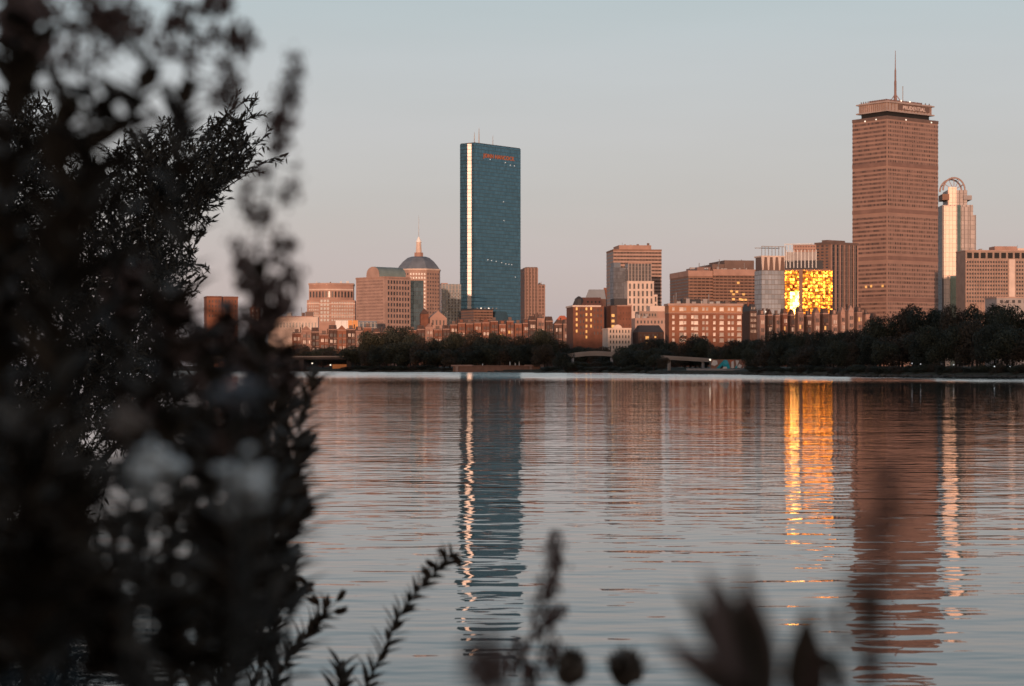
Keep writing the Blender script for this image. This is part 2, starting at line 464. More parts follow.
# ------------------------------------------------------------------ buildings
class Bld:
    """front corner at (xc, d); right face runs to pixel x1, left face runs back to pixel x0; beta turns it"""
    def __init__(s, name, label, cat, x0, xc, x1, d, beta, depth=None, group=None, ground=1.5):
        b = R(beta); s.d = d; s.cx = PX(xc, d); s.beta = b; s.g = ground
        t1 = (x1-512)/F; t0 = (x0-512)/F
        if depth: s.cx = max(t0*d, t0*(d+depth*math.cos(b))+depth*math.sin(b))
        s.w = (t1*d - s.cx)/(math.cos(b) - t1*math.sin(b))
        s.D = depth if depth else (s.cx - t0*d)/(math.sin(b) + t0*math.cos(b))
        s.e = thing(name, label, cat, (s.cx, d, ground), b, group)
        s.nwin = 0; s.rest = {}
    def h(s, py): return PZ(py, s.d) - s.g
    def part(s, mb, name, m, smooth=False, parent=None, label=None):
        o = mb.build(name, m, parent or s.e, smooth)
        if label: o['label'] = label
        return o
    def box(s, name, m, x0, x1, y0, y1, z0, z1, parent=None):
        return s.part(MB().box(x0,x1,y0,y1,z0,z1), name, m, parent=parent)
    def wins(s, face, u0, u1, z0, z1, cols, rows, fu=.5, fz=.6, m=None, off=0.0, ind=True, name='window', skip=None, parent=None):
        """window panes in a grid over a face: R front-right (y = off), L front-left (x = off)"""
        m = m or GLASSW
        cw = (u1-u0)/cols; ch = (z1-z0)/rows; hw = cw*fu/2; hh = ch*fz/2
        me = None
        for j in range(rows):
            for i in range(cols):
                if skip and skip(i, j): continue
                u = u0+cw*(i+.5); z = z0+ch*(j+.5)
                if ind and s.nwin < 100:
                    if me is None:
                        me = (MB().box(-hw,hw,-.12,.12,-hh,hh) if face == 'R' else MB().box(-.12,.12,-hw,hw,-hh,hh)).mesh(name, m)
                    o = link(name, me, parent or s.e); s.nwin += 1
                    o.location = (u, off, z) if face == 'R' else (off, u, z)
                else:
                    q = s.rest.setdefault(m.name, (MB(), m))[0]
                    if face == 'R': q.box(u-hw,u+hw,off-.12,off+.12,z-hh,z+hh)
                    else: q.box(off-.12,off+.12,u-hw,u+hw,z-hh,z+hh)
    def done(s):
        for q, m in s.rest.values():
            o = q.build('window_grid', m, s.e); o['kind'] = 'stuff'
        return s.e
    def bands(s, z0, z1, n, f, m, x0=0, x1=None, y0=0, y1=None, out=.12, name='window_band', skip=()):
        x1 = s.w if x1 is None else x1; y1 = s.D if y1 is None else y1
        p = (z1-z0)/n
        for k in range(n):
            if k in skip: continue
            z = z0+p*(k+.5)
            s.box(name, m, x0-out, x1+out, y0-out, y1+out, z-p*f/2, z+p*f/2)

def text_part(txt, size, m, parent, loc, rot, name='lettering', depth=.3, squeeze=1.0):
    cu = bpy.data.curves.new('lettering', 'FONT'); cu.body = txt; cu.size = size; cu.extrude = depth; cu.align_x = 'CENTER'
    cu.space_character = 1.1; cu.offset = size*.02
    t = bpy.data.objects.new('lettering_source', cu); C.objects.link(t)
    me = bpy.data.meshes.new_from_object(t.evaluated_get(bpy.context.evaluated_depsgraph_get()))
    bpy.data.objects.remove(t); bpy.data.curves.remove(cu)
    me.materials.clear(); me.materials.append(m)
    o = link(name, me, parent); o.location = loc; o.rotation_euler = rot; o.scale = (squeeze, 1, 1)
    return o

def clutter(b, x0, x1, y0, y1, z, n, seed):
    rc = random.Random(seed)
    for k in range(n):
        x = rc.uniform(x0, x1); y = rc.uniform(y0, y1); w_ = rc.uniform(.8, 2.6); h_ = rc.uniform(.8, 2.6)
        b.box('rooftop_unit', rc.choice((STEEL, BROWN2, CONCRETE2)), x, x+w_, y, y+rc.uniform(1,2.5), z, z+h_)
    for k in range(max(1, n//4)):
        x = rc.uniform(x0, x1); y = rc.uniform(y0, y1)
        b.part(MB().tube([(x,y,z),(x,y,z+rc.uniform(3,6))], .16, 5), 'rooftop_pipe', STEEL)

# --- tall tan tower with crown and mast (right)
b = Bld('office_tower', 'tallest tan tower with brown horizontal bands, overhanging crown and red mast', 'tower', 852.5, 887, 938, 1650, 37)
W, D = b.w, b.D; H = b.h(116)
b.box('wall', PRU, 0, W, 0, D, 0, H)
belts = [b.h(163.5), b.h(210), b.h(257.5), b.h(299)]
nf = 58; p = H/nf
for k in range(nf-1):
    z = p*(k+.42)
    if any(abs(z+p*.3-q) < p*.62 for q in belts): continue
    b.box('ribbon_window', RIBBON, .55, W+.1, -.15, 1, z, z+p*.55)
    b.box('window_band', RIBBONL, -.15, 1, .55, D+.1, z, z+p*.5)
for q in belts:
    b.box('mechanical_belt', BELTM, -.2, W+.2, -.2, D+.2, q-1.7, q+1.6)
b.box('roof_edge', BROWN2, -.3, W+.3, -.3, D+.3, H-2.2, H+.5)
# corner pier
b.box('corner_pier', PRU, -.3, .5, -.3, .5, 0, H-2.3)
i = 4.2
b.box('crown_recess', DARK, i+1, W-i-1, i+1, D-i-1, H+.5, H+6)
zc0, zc1 = b.h(111), b.h(99.5)
cr_ = b.box('crown', PRU_CROWN, i-.5, W-i+.5, i-.5, D-i+.5, H+5.2, zc1)
b.box('crown_ledge', PRU_CROWN, i-2.2, W-i+2.2, i-2.2, D-i+2.2, H+4.6, H+5.6)
b.box('crown_ledge', PRU_CROWN, i-2.2, W-i+2.2, i-2.2, D-i+2.2, zc1-1.6, zc1-.6)
for k in range(14):
    u = i+1.2+(W-2*i-2.4)*k/13
    b.box('crown_fin', BROWN, u-.18, u+.18, i-.9, i-.5, H+5.7, zc1-1.7)
    u = i+1.2+(D-2*i-2.4)*k/13
    b.box('crown_fin', BROWN, i-.9, i-.5, u-.18, u+.18, H+5.7, zc1-1.7)
b.box('rooftop_plant', MASTM, i+6, W-i-5, i+6, D-i-5, zc1, zc1+2.4)
for k in range(12):
    u = i+1+(W-2*i-2)*k/11
    b.box('parapet_post', BROWN2, u-.3, u+.3, i+.6, i+1.2, zc1, zc1+1.5)
    u = i+1+(D-2*i-2)*k/11
    b.box('parapet_post', BROWN2, i+.6, i+1.2, u-.3, u+.3, zc1, zc1+1.5)
b.box('sign_backing', BROWN2, W*.27, W*.89, i-1.1, i-.95, zc1-6.6, zc1-2.0)
text_part('PRUDENTIAL', 4.3, mat('pale_sign_letter', (.62,.48,.42), .6), b.e, (W*.58, i-1.2, zc1-6.0), (R(90),0,0), depth=.15, squeeze=1.02)
mx, my = W*.5, D*.5
zt = b.h(44)
segs = [zc1+2.4+(zt-zc1-2.4)*f for f in (0,.12,.16,.4,.42,.62,.64,1)]
b.part(MB().tube([(mx,my,z) for z in segs], [1.5,1.3,1.0,1.0,.75,.7,.42,.2], 8), 'mast', MASTM)
for a in range(4):
    an = a*math.pi/2+.5
    b.part(MB().tube([(mx+5*math.cos(an),my+5*math.sin(an),zc1+2.3),(mx,my,segs[2])], .35, 5), 'mast_brace', MASTM)
b.part(MB().tube([(mx+7,my-2,zc1+2),(mx+7,my-2,b.h(80))], .35, 6), 'aerial', STEEL)
for (u, zz) in ((.36,.995),(.86,.995)):
    b.box('floodlight', LITW, W*u-.5, W*u+.5, -.7, -.35, H*zz-1.0, H*zz)
for (u, zz) in ((.3,.994),(.62,.992)):
    b.box('floodlight', LITW, -.7, -.35, D*u-.45, D*u+.45, H*zz-1.0, H*zz)
for u in (.33,.5):
    b.box('floodlight', LITW, W*u-.6, W*u+.6, i-1.2, i-.9, zc1+.4, zc1+1.4)
for (u, py) in ((.12,285.8),(.45,285.5),(.6,286),(.9,279)):
    b.box('lit_window', LIT, -.3, -.16, D*u-1.1, D*u+1.1, b.h(py)-1.0, b.h(py)+1.0)
b.done()

# --- blue mirror slab
b = Bld('glass_skyscraper', 'blue mirrored glass slab tower with a bright notch down its narrow side', 'skyscraper', 460, 474.5, 520.5, 2120, 50)
W, D = b.w, b.D; H = b.h(143)
n0, n1 = D*.21, D*.49      # notch zone on the narrow end
dn = (n1-n0)*math.tan(R(37.1))   # the bright side of the notch faces almost straight at the viewer
b.part(MB().box(dn+.6, W, .36, D, 0, H-.5), 'core_wall', HANCD)
b.part(MB().box(0, W, -.2, .35, 0, H), 'broad_curtain_wall', HANC)
b.part(MB().box(0, dn+.5, n1, D, 0, H), 'narrow_curtain_wall', HANCD)
b.part(MB().box(0, dn+.5, .36, n0, 0, H), 'narrow_curtain_wall', HANCD)
b.part(MB().prism([(dn, n0+.02), (dn+.5, n0+.02), (dn+.5, n1-.02), (.05, n1-.02)], 0.2, H-.1), 'notch_glass', NOTCH)
b.box('roof_parapet', DARK, .5, W-.5, .5, D-.5, H, H+.8)
text_part('JOHN HANCOCK', 6.0, SIGNO, b.e, (W*.52, -.5, b.h(156.2)), (R(90),0,0), depth=.2, squeeze=1.0)
for (u, dd, t, r) in ((.06,.2,134,.55),(.25,.5,128.5,.7),(.55,.5,134,.4)):
    zt = b.h(t)*1.012
    b.part(MB().tube([(W*u,D*dd,H),(W*u,D*dd,H+(zt-H)*.55),(W*u,D*dd,zt)], [r,r*.8,r*.35], 6), 'antenna', STEEL)
for (u, py) in ((.33,157.6),(.66,159),(.77,161),(.86,161.2),(.62,199),(.63,218),(.28,259),(.36,259.5),(.46,260),(.67,262),(.74,262.2),(.80,262.4),(.58,261),(.88,275)):
    b.box('lit_window', LITD, W*u-.55, W*u+.55, -.36, -.22, b.h(py)-.42, b.h(py)+.42)
b.done()

# --- low dark pavilion in front of it
b = Bld('low_pavilion', 'low brown louvred block with sloping blue glass roof before the blue tower', 'building', 461, 464, 512, 1900, 25, depth=30)
W = b.w; H = b.h(310)
b.box('wall', BROWN, 0, W*.5, 0, 30, 0, H)
b.bands(b.h(322), H-1, 4, .4, RIBBON2, x1=W*.5, y1=30)
b.box('roof', ROOFD, -.4, W*.52, -.4, 30, H+.01, H+1.4)
def trap(x0, x1, x2, x3, z0, z1, y0, y1):
    q = MB(); q.v += [(x0,y0,z0),(x3,y0,z0),(x2,y0,z1),(x1,y0,z1),(x0,y1,z0),(x3,y1,z0),(x2,y1,z1),(x1,y1,z1)]
    q.f += [(0,1,2,3),(7,6,5,4),(0,3,7,4),(1,5,6,2),(3,2,6,7),(0,4,5,1)]; return q
b.part(trap(W*.5,W*.58,W*.86,W*.98,b.h(326),b.h(311),.5,28), 'sloping_glass', GLASSB)
for k in range(6):
    b.box('roof_light', LITW if k in (1,3) else STEEL, W*(.12+.1*k)-.5, W*(.12+.1*k)+.5, 2, 3, H+1.4, H+2.3)
b.done()

# --- stepped brown tower right of the slab
b = Bld('stepped_tower', 'stepped brown tower of two heights standing just right of the blue tower', 'tower', 520.6, 521, 545.5, 2060, 8, depth=30)
W = b.w
b.box('wall', TOWERGL, 0, W*.64, 0, 30, 0, b.h(268))
b.box('wall', TOWERGL, W*.64, W, 2, 30, 0, b.h(284.5))
b.box('roof', BROWN2, W*.08, W*.62, 1, 25, b.h(268), b.h(267))
b.box('roof', ROOFD, W*.64, W-.5, 2.5, 29, b.h(284.5), b.h(284))
for k in range(4):
    u = W*.64*(k/4+.05)
    b.box('pier', BROWN2, u, u+1.2, -.5, 0, 0, b.h(268))
clutter(b, W*.66, W*.9, 4, 20, b.h(284), 4, 6)
b.done()

# --- pink stone tower with barrel roof
b = Bld('stone_tower', 'pink stone office tower with gridded windows and a rounded copper barrel roof', 'tower', 356, 384.5, 410.5, 1680, 42)
W, D = b.w, b.D; H = b.h(277)
b.box('wall', STONE_PINK, 0, W, 0, D, 0, H)
b.wins('R', W*.1, W*.97, b.h(330), b.h(279), 8, 9, .5, .62)
b.wins('R', W*.1, W*.97, b.h(278.5), b.h(277.5), 1, 1, .9, .4)
b.wins('L', D*.04, D*.96, b.h(330), b.h(279), 20, 16, .34, .5, m=mat('brown_pane', (.16,.10,.085), .4), ind=False)  # plain brown panes on the left face
# barrel roof, axis along local x from the left face
q = MB(); n = 12; y0, y1 = D*.16, D*.62; rad = (y1-y0)/2; yc = (y0+y1)/2; hr = b.h(266)-H
prof = [(yc+rad*math.cos(math.pi*k/n), H+hr*math.sin(math.pi*k/n)**.7) for k in range(n+1)]
for k in range(n):
    (ya, za), (yb, zb) = prof[k], prof[k+1]
    q.quad((-.2,ya,za),(W*1.0,ya,za),(W*1.0,yb,zb),(-.2,yb,zb))
    q.tri((-.2,yc,H),(-.2,ya,za),(-.2,yb,zb)); q.tri((W,yc,H),(W,yb,zb),(W,ya,za))
b.part(q, 'barrel_roof', COPPER, smooth=False)
q = MB()
for k in range(n):
    (ya, za), (yb, zb) = prof[k], prof[k+1]
    q.tri((-.5,yc,H),(-.5,ya,za),(-.5,yb,zb))
b.part(q, 'gable', STONE_PINK)
b.box('parapet', STONE_PINK2, -.3, W+.3, -.3, D+.3, H-.8, H+.6)
clutter(b, W*.2, W*.9, D*.65, D*.92, H, 6, 2)
b.done()
b = Bld('low_annex', 'low glassy annex at the foot of the pink barrel roofed tower', 'building', 357, 358, 377, 1640, 10, depth=15)
b.box('wall', BLUEGR, 0, b.w, 0, 15, 0, b.h(322)); b.box('roof', ROOFB, .2, b.w-.2, .2, 14, b.h(322), b.h(321)); b.done()

# --- domed octagonal tower
d = 2200
b = Bld('domed_tower', 'pink octagonal tower with blue grey pyramid roof, lantern and thin spire', 'tower', 396.5, 418, 439, d, 0, depth=36)
cx = (PX(396.5,d)+PX(439,d))/2 - b.cx; rw = (PX(439,d)-PX(396.5,d))/2
def ngon(cx, cy, r, n=8, a0=math.pi/8): return [(cx+r*math.cos(a0+2*math.pi*k/n), cy+r*math.sin(a0+2*math.pi*k/n)) for k in range(n)]
cy = rw
Hb = b.h(270); k8 = 1/math.cos(math.pi/8)
b.part(MB().prism(ngon(cx,cy,rw*k8), 0, Hb), 'wall', STONE_PINK)
b.part(MB().prism(ngon(cx,cy,rw*k8*1.03), Hb, Hb+1.6), 'cornice', STONE_PALE)
q = MB(); prv = (1.0, Hb+1.6)
for f, py in ((.90,265.2),(.74,261),(.52,257),(.34,255.6)):
    q.frustum(ngon(cx,cy,rw*k8*prv[0]), prv[1], ngon(cx,cy,rw*k8*f), b.h(py)); prv = (f, b.h(py))
b.part(q, 'pyramid_roof', ROOFB)
b.part(MB().prism(ngon(cx,cy,rw*.22), b.h(256), b.h(251.5)), 'lantern_base', STONE_PINK2)
b.part(MB().frustum(ngon(cx,cy,rw*.15), b.h(251.5), ngon(cx,cy,rw*.12), b.h(241)), 'lantern', STONE_PALE)
b.part(MB().frustum(ngon(cx,cy,rw*.15), b.h(241), ngon(cx,cy,rw*.03), b.h(235.5)), 'lantern_cap', mat('bright_lantern_cap', (.8,.74,.7), .4))
b.part(MB().tube([(cx,cy,b.h(236)),(cx,cy,b.h(214))], [.35,.12], 6), 'spire', STEEL)
s8 = rw*math.tan(math.pi/8)
y_ = cy-rw
b.wins('R', cx-s8*.95, cx+s8*.95, b.h(322), b.h(272), 6, 13, .5, .5, off=y_, m=GLASSW)
for sg in (1,-1):     # windows on the two slanting faces
    q = MB()
    for r_ in range(13):
        for c_ in range(5):
            t = (c_+.5)/5*2*s8
            u = t*math.cos(math.pi/4)
            x_ = cx+sg*(s8+u); yy_ = y_+u
            z_ = b.h(322)+(b.h(272)-b.h(322))*(r_+.5)/13
            dx, dy = .8*sg*math.cos(math.pi/4), .8*math.cos(math.pi/4)
            ox, oy = sg*.15*math.cos(math.pi/4), -.15*math.cos(math.pi/4)
            q.quad((x_-dx+ox,yy_-dy+oy,z_-.95),(x_+dx+ox,yy_+dy+oy,z_-.95),(x_+dx+ox,yy_+dy+oy,z_+.95),(x_-dx+ox,yy_-dy+oy,z_+.95))
    o = b.part(q, 'window_grid', GLASSW); o['kind'] = 'stuff'
b.done()
b = Bld('glass_block', 'narrow blue glass block tucked between the barrel roofed and domed towers', 'building', 409.5, 410, 423.5, 1715, 8, depth=10)
b.box('wall', pane_mat('blue_block_glass', (.07,.11,.14), (.02,.03,.04), 2.2, 3.6, rough=.15, metal=.7, tilt=.01), 0, b.w, 0, 14, 0, b.h(281))
b.box('roof', ROOFD, .2, b.w-.2, .2, 13.8, b.h(281), b.h(280.5)); b.done()
b = Bld('grey_tower', 'blue grey block with pale columns between the domed tower and the blue tower', 'building', 440, 441, 461, 1950, 5, depth=30)
b.box('wall', BLUEGR, 0, b.w, 0, 30, 0, b.h(284)); b.box('roof', STONE_PINK2, -.2, b.w*.32, -.2, 25, b.h(284), b.h(283))
b.wins('R', b.w*.3, b.w*.95, b.h(320), b.h(292), 4, 9, .4, .5, ind=True); b.done()

# --- stepped building left with rounded top drum
d = 1790
b = Bld('rounded_office', 'pink office block with a curved upper drum of tall windows, left of the barrel roof', 'building', 307, 308.5, 355, d, 3, depth=45)
W = b.w
b.box('wall', STONE_PINK2, 0, W, 0, 45, 0, b.h(300))
n = 14; x0, x1 = W*.03, W*.96
arc = [(x0+(x1-x0)*k/n, 9-7.5*math.sin(math.pi*k/n)) for k in range(n+1)] + [(x1,40),(x0,40)]
b.part(MB().prism(arc, b.h(300), b.h(284)), 'drum_wall', STONE_PINK2)
arc2 = [(x0-.5+(x1-x0+1)*k/n, 8.4-7.5*math.sin(math.pi*k/n)) for k in range(n+1)] + [(x1+.5,41),(x0-.5,41)]
b.part(MB().prism(arc2, b.h(284.5), b.h(282.8)), 'cornice', STONE_PINK)
b.part(MB().prism([(p_[0],p_[1]-.35) for p_ in arc[:-2]]+[(x1,12),(x0,12)], b.h(290), b.h(288.8)), 'string_course', STONE_PALE)
for k in range(n):
    a_, c_ = Vector((*arc[k],0)), Vector((*arc[k+1],0)); m_ = (a_+c_)/2; t_ = (c_-a_)*.24
    for (za, zb) in ((297.2,291.2),):
        q = MB(); o_ = Vector((0,-.25,0))
        q.quad(*[tuple(v) for v in (m_-t_+o_+Vector((0,0,b.h(za))), m_+t_+o_+Vector((0,0,b.h(za))), m_+t_+o_+Vector((0,0,b.h(zb))), m_-t_+o_+Vector((0,0,b.h(zb))))])
        b.part(q, 'window', GLASSW)
for k in range(6):
    z = b.h(325)+(b.h(302)-b.h(325))*k/6
    b.box('string_course', STONE_PALE if k in (2,5) else STONE_PINK, -.25, W+.25, -.25, 44, z+1.6, z+2.3)
b.wins('R', W*.27, W*.47, b.h(322), b.h(299), 3, 6, .7, .66, off=-.3)
b.wins('R', W*.50, W*.97, b.h(322), b.h(301), 9, 6, .6, .5)
b.wins('R', W*.03, W*.25, b.h(322), b.h(301), 5, 6, .45, .5)
clutter(b, 4, W-6, 14, 30, b.h(282.8), 7, 1)
b.done()

# --- banded tall office behind, with two towers in front
b = Bld('banded_tower', 'broad pale tower with dark horizontal window bands and a stepped penthouse', 'tower', 606.5, 607.5, 661.5, 2000, 6, depth=45)
W = b.w; H = b.h(249.5)
b.box('wall', STONE_PINK, 0, W, 0, 45, 0, H)
b.bands(b.h(318), b.h(251), 19, .46, RIBBON2, y1=45)
b.box('penthouse', STONE_PINK2, W*.13, W*.80, 4, 40, H, b.h(244.8))
b.box('roof_edge', BROWN, -.3, W+.3, -.3, 45.3, H-1.2, H+.3)
clutter(b, W*.15, W*.75, 5, 30, b.h(244.8), 7, 3)
b.done()
b = Bld('slim_glass_tower', 'slim blue grey glass slab in front of the broad banded tower', 'tower', 610, 611, 626, 1850, 16, depth=10)
b.box('wall', pane_mat('slate_glass', (.15,.16,.185), (.09,.085,.09), 2, 3.4, rough=.3, metal=.3, tilt=.015), 0, b.w, 0, 10, 0, b.h(267.5))
b.box('roof_block', ROOFB, b.w*.05, b.w*.6, 1, 9, b.h(267.5), b.h(262.5)); b.done()
b = Bld('ribbed_tower', 'dark vertically ribbed tower behind the pale stepped block', 'tower', 625, 626, 651.5, 1830, 4, depth=22)
b.box('wall', pane_mat('ribbed_dark_glass', (.06,.055,.06), (.26,.2,.18), 3.0, 3.4, rough=.25, metal=.3, lw=(.3,.06)), 0, b.w, 0, 22, 0, b.h(263))
b.box('parapet', STONE_PINK2, -.2, b.w+.2, -.2, 22.2, b.h(263.5), b.h(262.2)); b.done()
b = Bld('pale_stepped_block', 'pale cream stepped block with rows of tall dark windows', 'building', 624.5, 625.5, 657.5, 1700, 4, depth=20)
W = b.w
b.box('wall', STONE_PALE, 0, W*.88, 0, 20, 0, b.h(281.5)); b.box('wall', STONE_PALE, W*.88, W, .4, 20, 0, b.h(294.5))
b.wins('R', W*.01, W*.87, b.h(312), b.h(282.5), 6, 4, .42, .72)
b.wins('R', W*.885, W*.995, b.h(310), b.h(295.5), 1, 2, .5, .7, off=.4)
b.box('cornice', STONE_PALE, -.3, W*.885, -.3, 20.2, b.h(281.8), b.h(281)); b.done()

# --- broad brown building behind the brick block
b = Bld('brown_office', 'wide brown office building with horizontal bands and dark rooftop penthouses', 'building', 670, 672, 756, 1500, 10, depth=55)
W = b.w
b.box('wall', BROWN, 0, W*.36, 0, 55, 0, b.h(271)); b.box('wall', BROWN, W*.36, W, -.8, 55, 0, b.h(269.5))
b.bands(b.h(312), b.h(277), 11, .42, RIBBON2, x1=W*.36-.2, y1=55)
b.bands(b.h(312), b.h(275), 12, .42, RIBBON2, x0=W*.36+.2, y0=-.8, y1=55)
b.box('parapet', STONE_PINK2, -.3, W*.355, -.3, 55.2, b.h(276), b.h(270.5))
b.box('parapet', STONE_PINK2, W*.36, W+.3, -1.1, 55.2, b.h(275), b.h(269))
b.box('penthouse', MASTM, W*.17, W*.37, 8, 40, b.h(270.5), b.h(266.5))
b.box('penthouse', BROWN2, W*.385, W*.62, 6, 45, b.h(269), b.h(263.5))
b.box('penthouse', BROWN2, W*.56, W*1.0, 5, 48, b.h(269), b.h(259.5))
for u in (.22,.52,.85):
    b.part(MB().tube([(W*u,12,b.h(266)),(W*u,12,b.h(258 if u>.3 else 262))], .3, 5), 'vent_pipe', STEEL)
for (u, py) in ((.73,282.5),(.63,291),(.66,294),(.71,291.5),(.66,299),(.76,299),(.81,294),(.84,299.5),(.79,299.5)):
    b.box('lit_window', LIT, W*u-1.0, W*u+1.0, -1.2, -.95, b.h(py)-.75, b.h(py)+.75)
clutter(b, W*.03, W*.95, 2, 5, b.h(269), 12, 4)
b.done()

# --- glass and steel complex that throws back the sun
b = Bld('glass_office', 'pale glass office with an open steel frame on its roof, left of the sun glare', 'building', 754.5, 755.5, 785.5, 1400, 14, depth=14)
W = b.w
b.box('curtain_wall', PALEGL, 0, W, 0, 14, 0, b.h(270.5))
b.box('top_storey', BROWN2, .4, W-.4, .6, 13, b.h(270.5), b.h(257))
for k in range(5):
    u = W*(.04+.235*k)
    q = MB(); q.frustum([(u-1.0,-.3),(u+1.3,-.3),(u+1.3,.9),(u-1.0,.9)], b.h(256), [(u-.2,-.3),(u+.5,-.3),(u+.5,.9),(u-.2,.9)], b.h(270))
    b.part(q, 'tapered_column', STONE_PALE)
b.box('roof_slab', STONE_PALE, -.3, W+.3, -.4, 14, b.h(257), b.h(255.6))
for k in range(8):
    u = W*k/7
    b.box('frame_post', STEEL, u-.2, u+.2, -.3, .1, b.h(255.6), b.h(246.8))
b.box('frame_rail', STEEL, -.3, W+.3, -.35, .15, b.h(246.8), b.h(246))
b.box('frame_rail', STEEL, -.3, W+.3, 12, 12.5, b.h(247.4), b.h(246.6))
b.box('lamp', LITW, W*.15, W*.15+1.0, -.5, -.2, b.h(312.5), b.h(311)); b.done()

b = Bld('sun_glare_office', 'glass office block throwing back the low sun in blazing gold panes', 'building', 784.5, 785.5, 832.5, 1400, -7.75, depth=30)
W = b.w; H = b.h(269.5)
b.box('wall', BROWN, 0, W, .3, 30, 0, H)
b.box('glare_tinted_glazing', GLARE, .4, W*.30, 0, .25, b.h(318), b.h(270.5))
b.box('glare_core_glazing', GLARE_CORE, W*.12, W*.30, -.2, -.02, b.h(318), b.h(291.5))  # added panel that carries the hot spot of the sun glare
b.box('glare_tinted_glazing', GLARE, W*.38, W-.2, -.1, .2, b.h(314), b.h(270.5))
b.box('stone_pier', BROWN, W*.302, W*.378, -.6, .25, 0, H)
b.box('dark_storey', ROOFD, .2, W*.80, .8, 28, H, b.h(260.5))
b.box('upper_storey', CONCRETE2, .5, W*.66, 1.2, 27, b.h(260.5), b.h(252))
for k in range(9):
    u = W*.04+W*.62*k/8
    b.box('upper_fin', STEEL, u-.3, u+.3, .5, 1.1, b.h(268), b.h(250))
b.box('roof_box', STONE_PINK2, W*.18, W*.66, 4, 20, b.h(252), b.h(244.5))
b.wins('R', W*.2, W*.65, b.h(251), b.h(245), 8, 2, .6, .4, off=4, m=BROWN2)
for k in range(3):
    u = W*.0+W*.15*k/2
    b.box('frame_post', STEEL, u, u+.35, .2, .6, b.h(262), b.h(244.5))
b.box('frame_rail', STEEL, 0, W*.6, .1, .7, b.h(244.6), b.h(243.8))
b.done()

# --- dark ribbed tower left of the tall one
b = Bld('dark_tower', 'dark bronze tower with pale vertical ribs beside the tall tan tower', 'tower', 815, 830, 858, 1560, 36)
W, D = b.w, b.D; H = b.h(242)
b.box('wall', BROWN, 0, W, 0, D, 0, H)
b.box('ribbed_glazing', RIB, .3, W-.2, -.3, 0, 0, H-2)
b.wins('L', D*.05, D*.95, b.h(300), b.h(244), 3, 18, .5, .45, ind=True)
b.box('cornice', BROWN2, -.4, W+.4, -.5, D+.4, H-1.8, H+.2)
b.box('penthouse', BROWN2, W*.05, W*.7, 5, D-6, H+.2, b.h(239.5))
for k in range(7):
    u = W*(.04+.155*k)
    b.box('rib', STONE_PINK2, u-.35, u+.35, -.9, -.3, 0, H-1.8)
b.done()

# --- silver tower with arched crown
d = 1750
b = Bld('arched_tower', 'silver tower with bright left edge and open arched crown, right of tan tower', 'tower', 936, 937, 976.5, d, -3, depth=34)
W = b.w
b.box('wall', HUNT, 0, W*.9, 0, 34, 0, b.h(205))
b.box('wall', HUNT, W*.9, W, 2, 32, 0, b.h(215))
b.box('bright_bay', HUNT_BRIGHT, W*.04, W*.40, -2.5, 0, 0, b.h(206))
b.box('dark_slot', GLASSB, W*.44, W*.54, -.35, 0, 0, b.h(205))
b.box('side_bay', HUNT, W*.56, W*.76, -1.5, 0, 0, b.h(207))
b.part(MB().prism([(W*.22,-2.8),(W*.50,-2.8),(W*.50,-2.5),(W*.22,-2.5)], 0, b.h(276)), 'blue_glass_base', GLASSB)
b.box('upper_setback', HUNT, W*.16, W*.74, 2, 26, b.h(205), b.h(190))
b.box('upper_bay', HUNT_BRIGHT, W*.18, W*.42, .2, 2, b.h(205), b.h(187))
b.box('upper_ledge', BROWN, W*.0, W*.2, -1.2, 20, b.h(200), b.h(194))
b.box('upper_ledge', CONCRETE2, W*.62, W*.86, -1.0, 20, b.h(200), b.h(195.5))
q = MB(); cxx = W*.36; ra = W*.32; zb = b.h(190); ha = b.h(177.5)-zb
for yy_ in (3, 20):
    pts = [(cxx+ra*math.cos(math.pi*k/14), yy_, zb+ha*math.sin(math.pi*k/14)) for k in range(15)]
    b.part(MB().tube(pts, .7, 6), 'crown_arch', STONE_PINK)
for k in range(1,6):
    a = math.pi*k/6
    b.part(MB().tube([(cxx,3,zb),(cxx+ra*math.cos(a),3,zb+ha*math.sin(a))], .28, 5), 'crown_strut', STONE_PINK)
for k in (2,5,7,9,12):
    a = math.pi*k/14
    b.part(MB().tube([(cxx+ra*math.cos(a),3,zb+ha*math.sin(a)),(cxx+ra*math.cos(a),20,zb+ha*math.sin(a))], .3, 5), 'crown_tie', STONE_PINK)
b.done()

# --- hotel slab at the right edge
b = Bld('hotel_slab', 'long tan concrete slab with gridded windows and a dark top storey at right', 'building', 956, 957.5, 1062, 1480, 4, depth=24)
W = b.w; H = b.h(251)
b.box('wall', CONCRETE, 0, W, 0, 24, 0, H)
b.box('roof_slab', STONE_PINK, -.3, W+.3, -.4, 24.3, H, b.h(250))
b.wins('R', .5, W-.5, b.h(258.6), b.h(252.2), 14, 1, .72, .9, m=DARK)
b.wins('R', .5, W*.44, b.h(303), b.h(260), 16, 11, .62, .5, m=GLASSW)
b.box('pale_pier', STONE_PALE, W*.45, W*.51, -.35, 0, 0, b.h(259.2))
b.wins('R', W*.52, W-.5, b.h(303), b.h(260), 17, 11, .62, .5, m=GLASSW, ind=False)
for k in range(17):
    u = .5+(W*.44-.5)*k/16
    b.box('fin', STONE_PINK, u-.22, u+.22, -.5, 0, 0, b.h(259.4))
b.box('roof_house', STONE_PINK2, W*.32, W*.55, 4, 18, b.h(250), b.h(245.8))
b.box('roof_house', STONE_PALE, W*.56, W*.8, 5, 18, b.h(250), b.h(247.6))
clutter(b, W*.02, W*.6, 2, 18, b.h(250), 10, 5)
b.done()
b = Bld('low_flat_roof', 'low grey flat roofed block showing above the right hand trees', 'building', 985, 987, 1060, 1100, 5, depth=20)
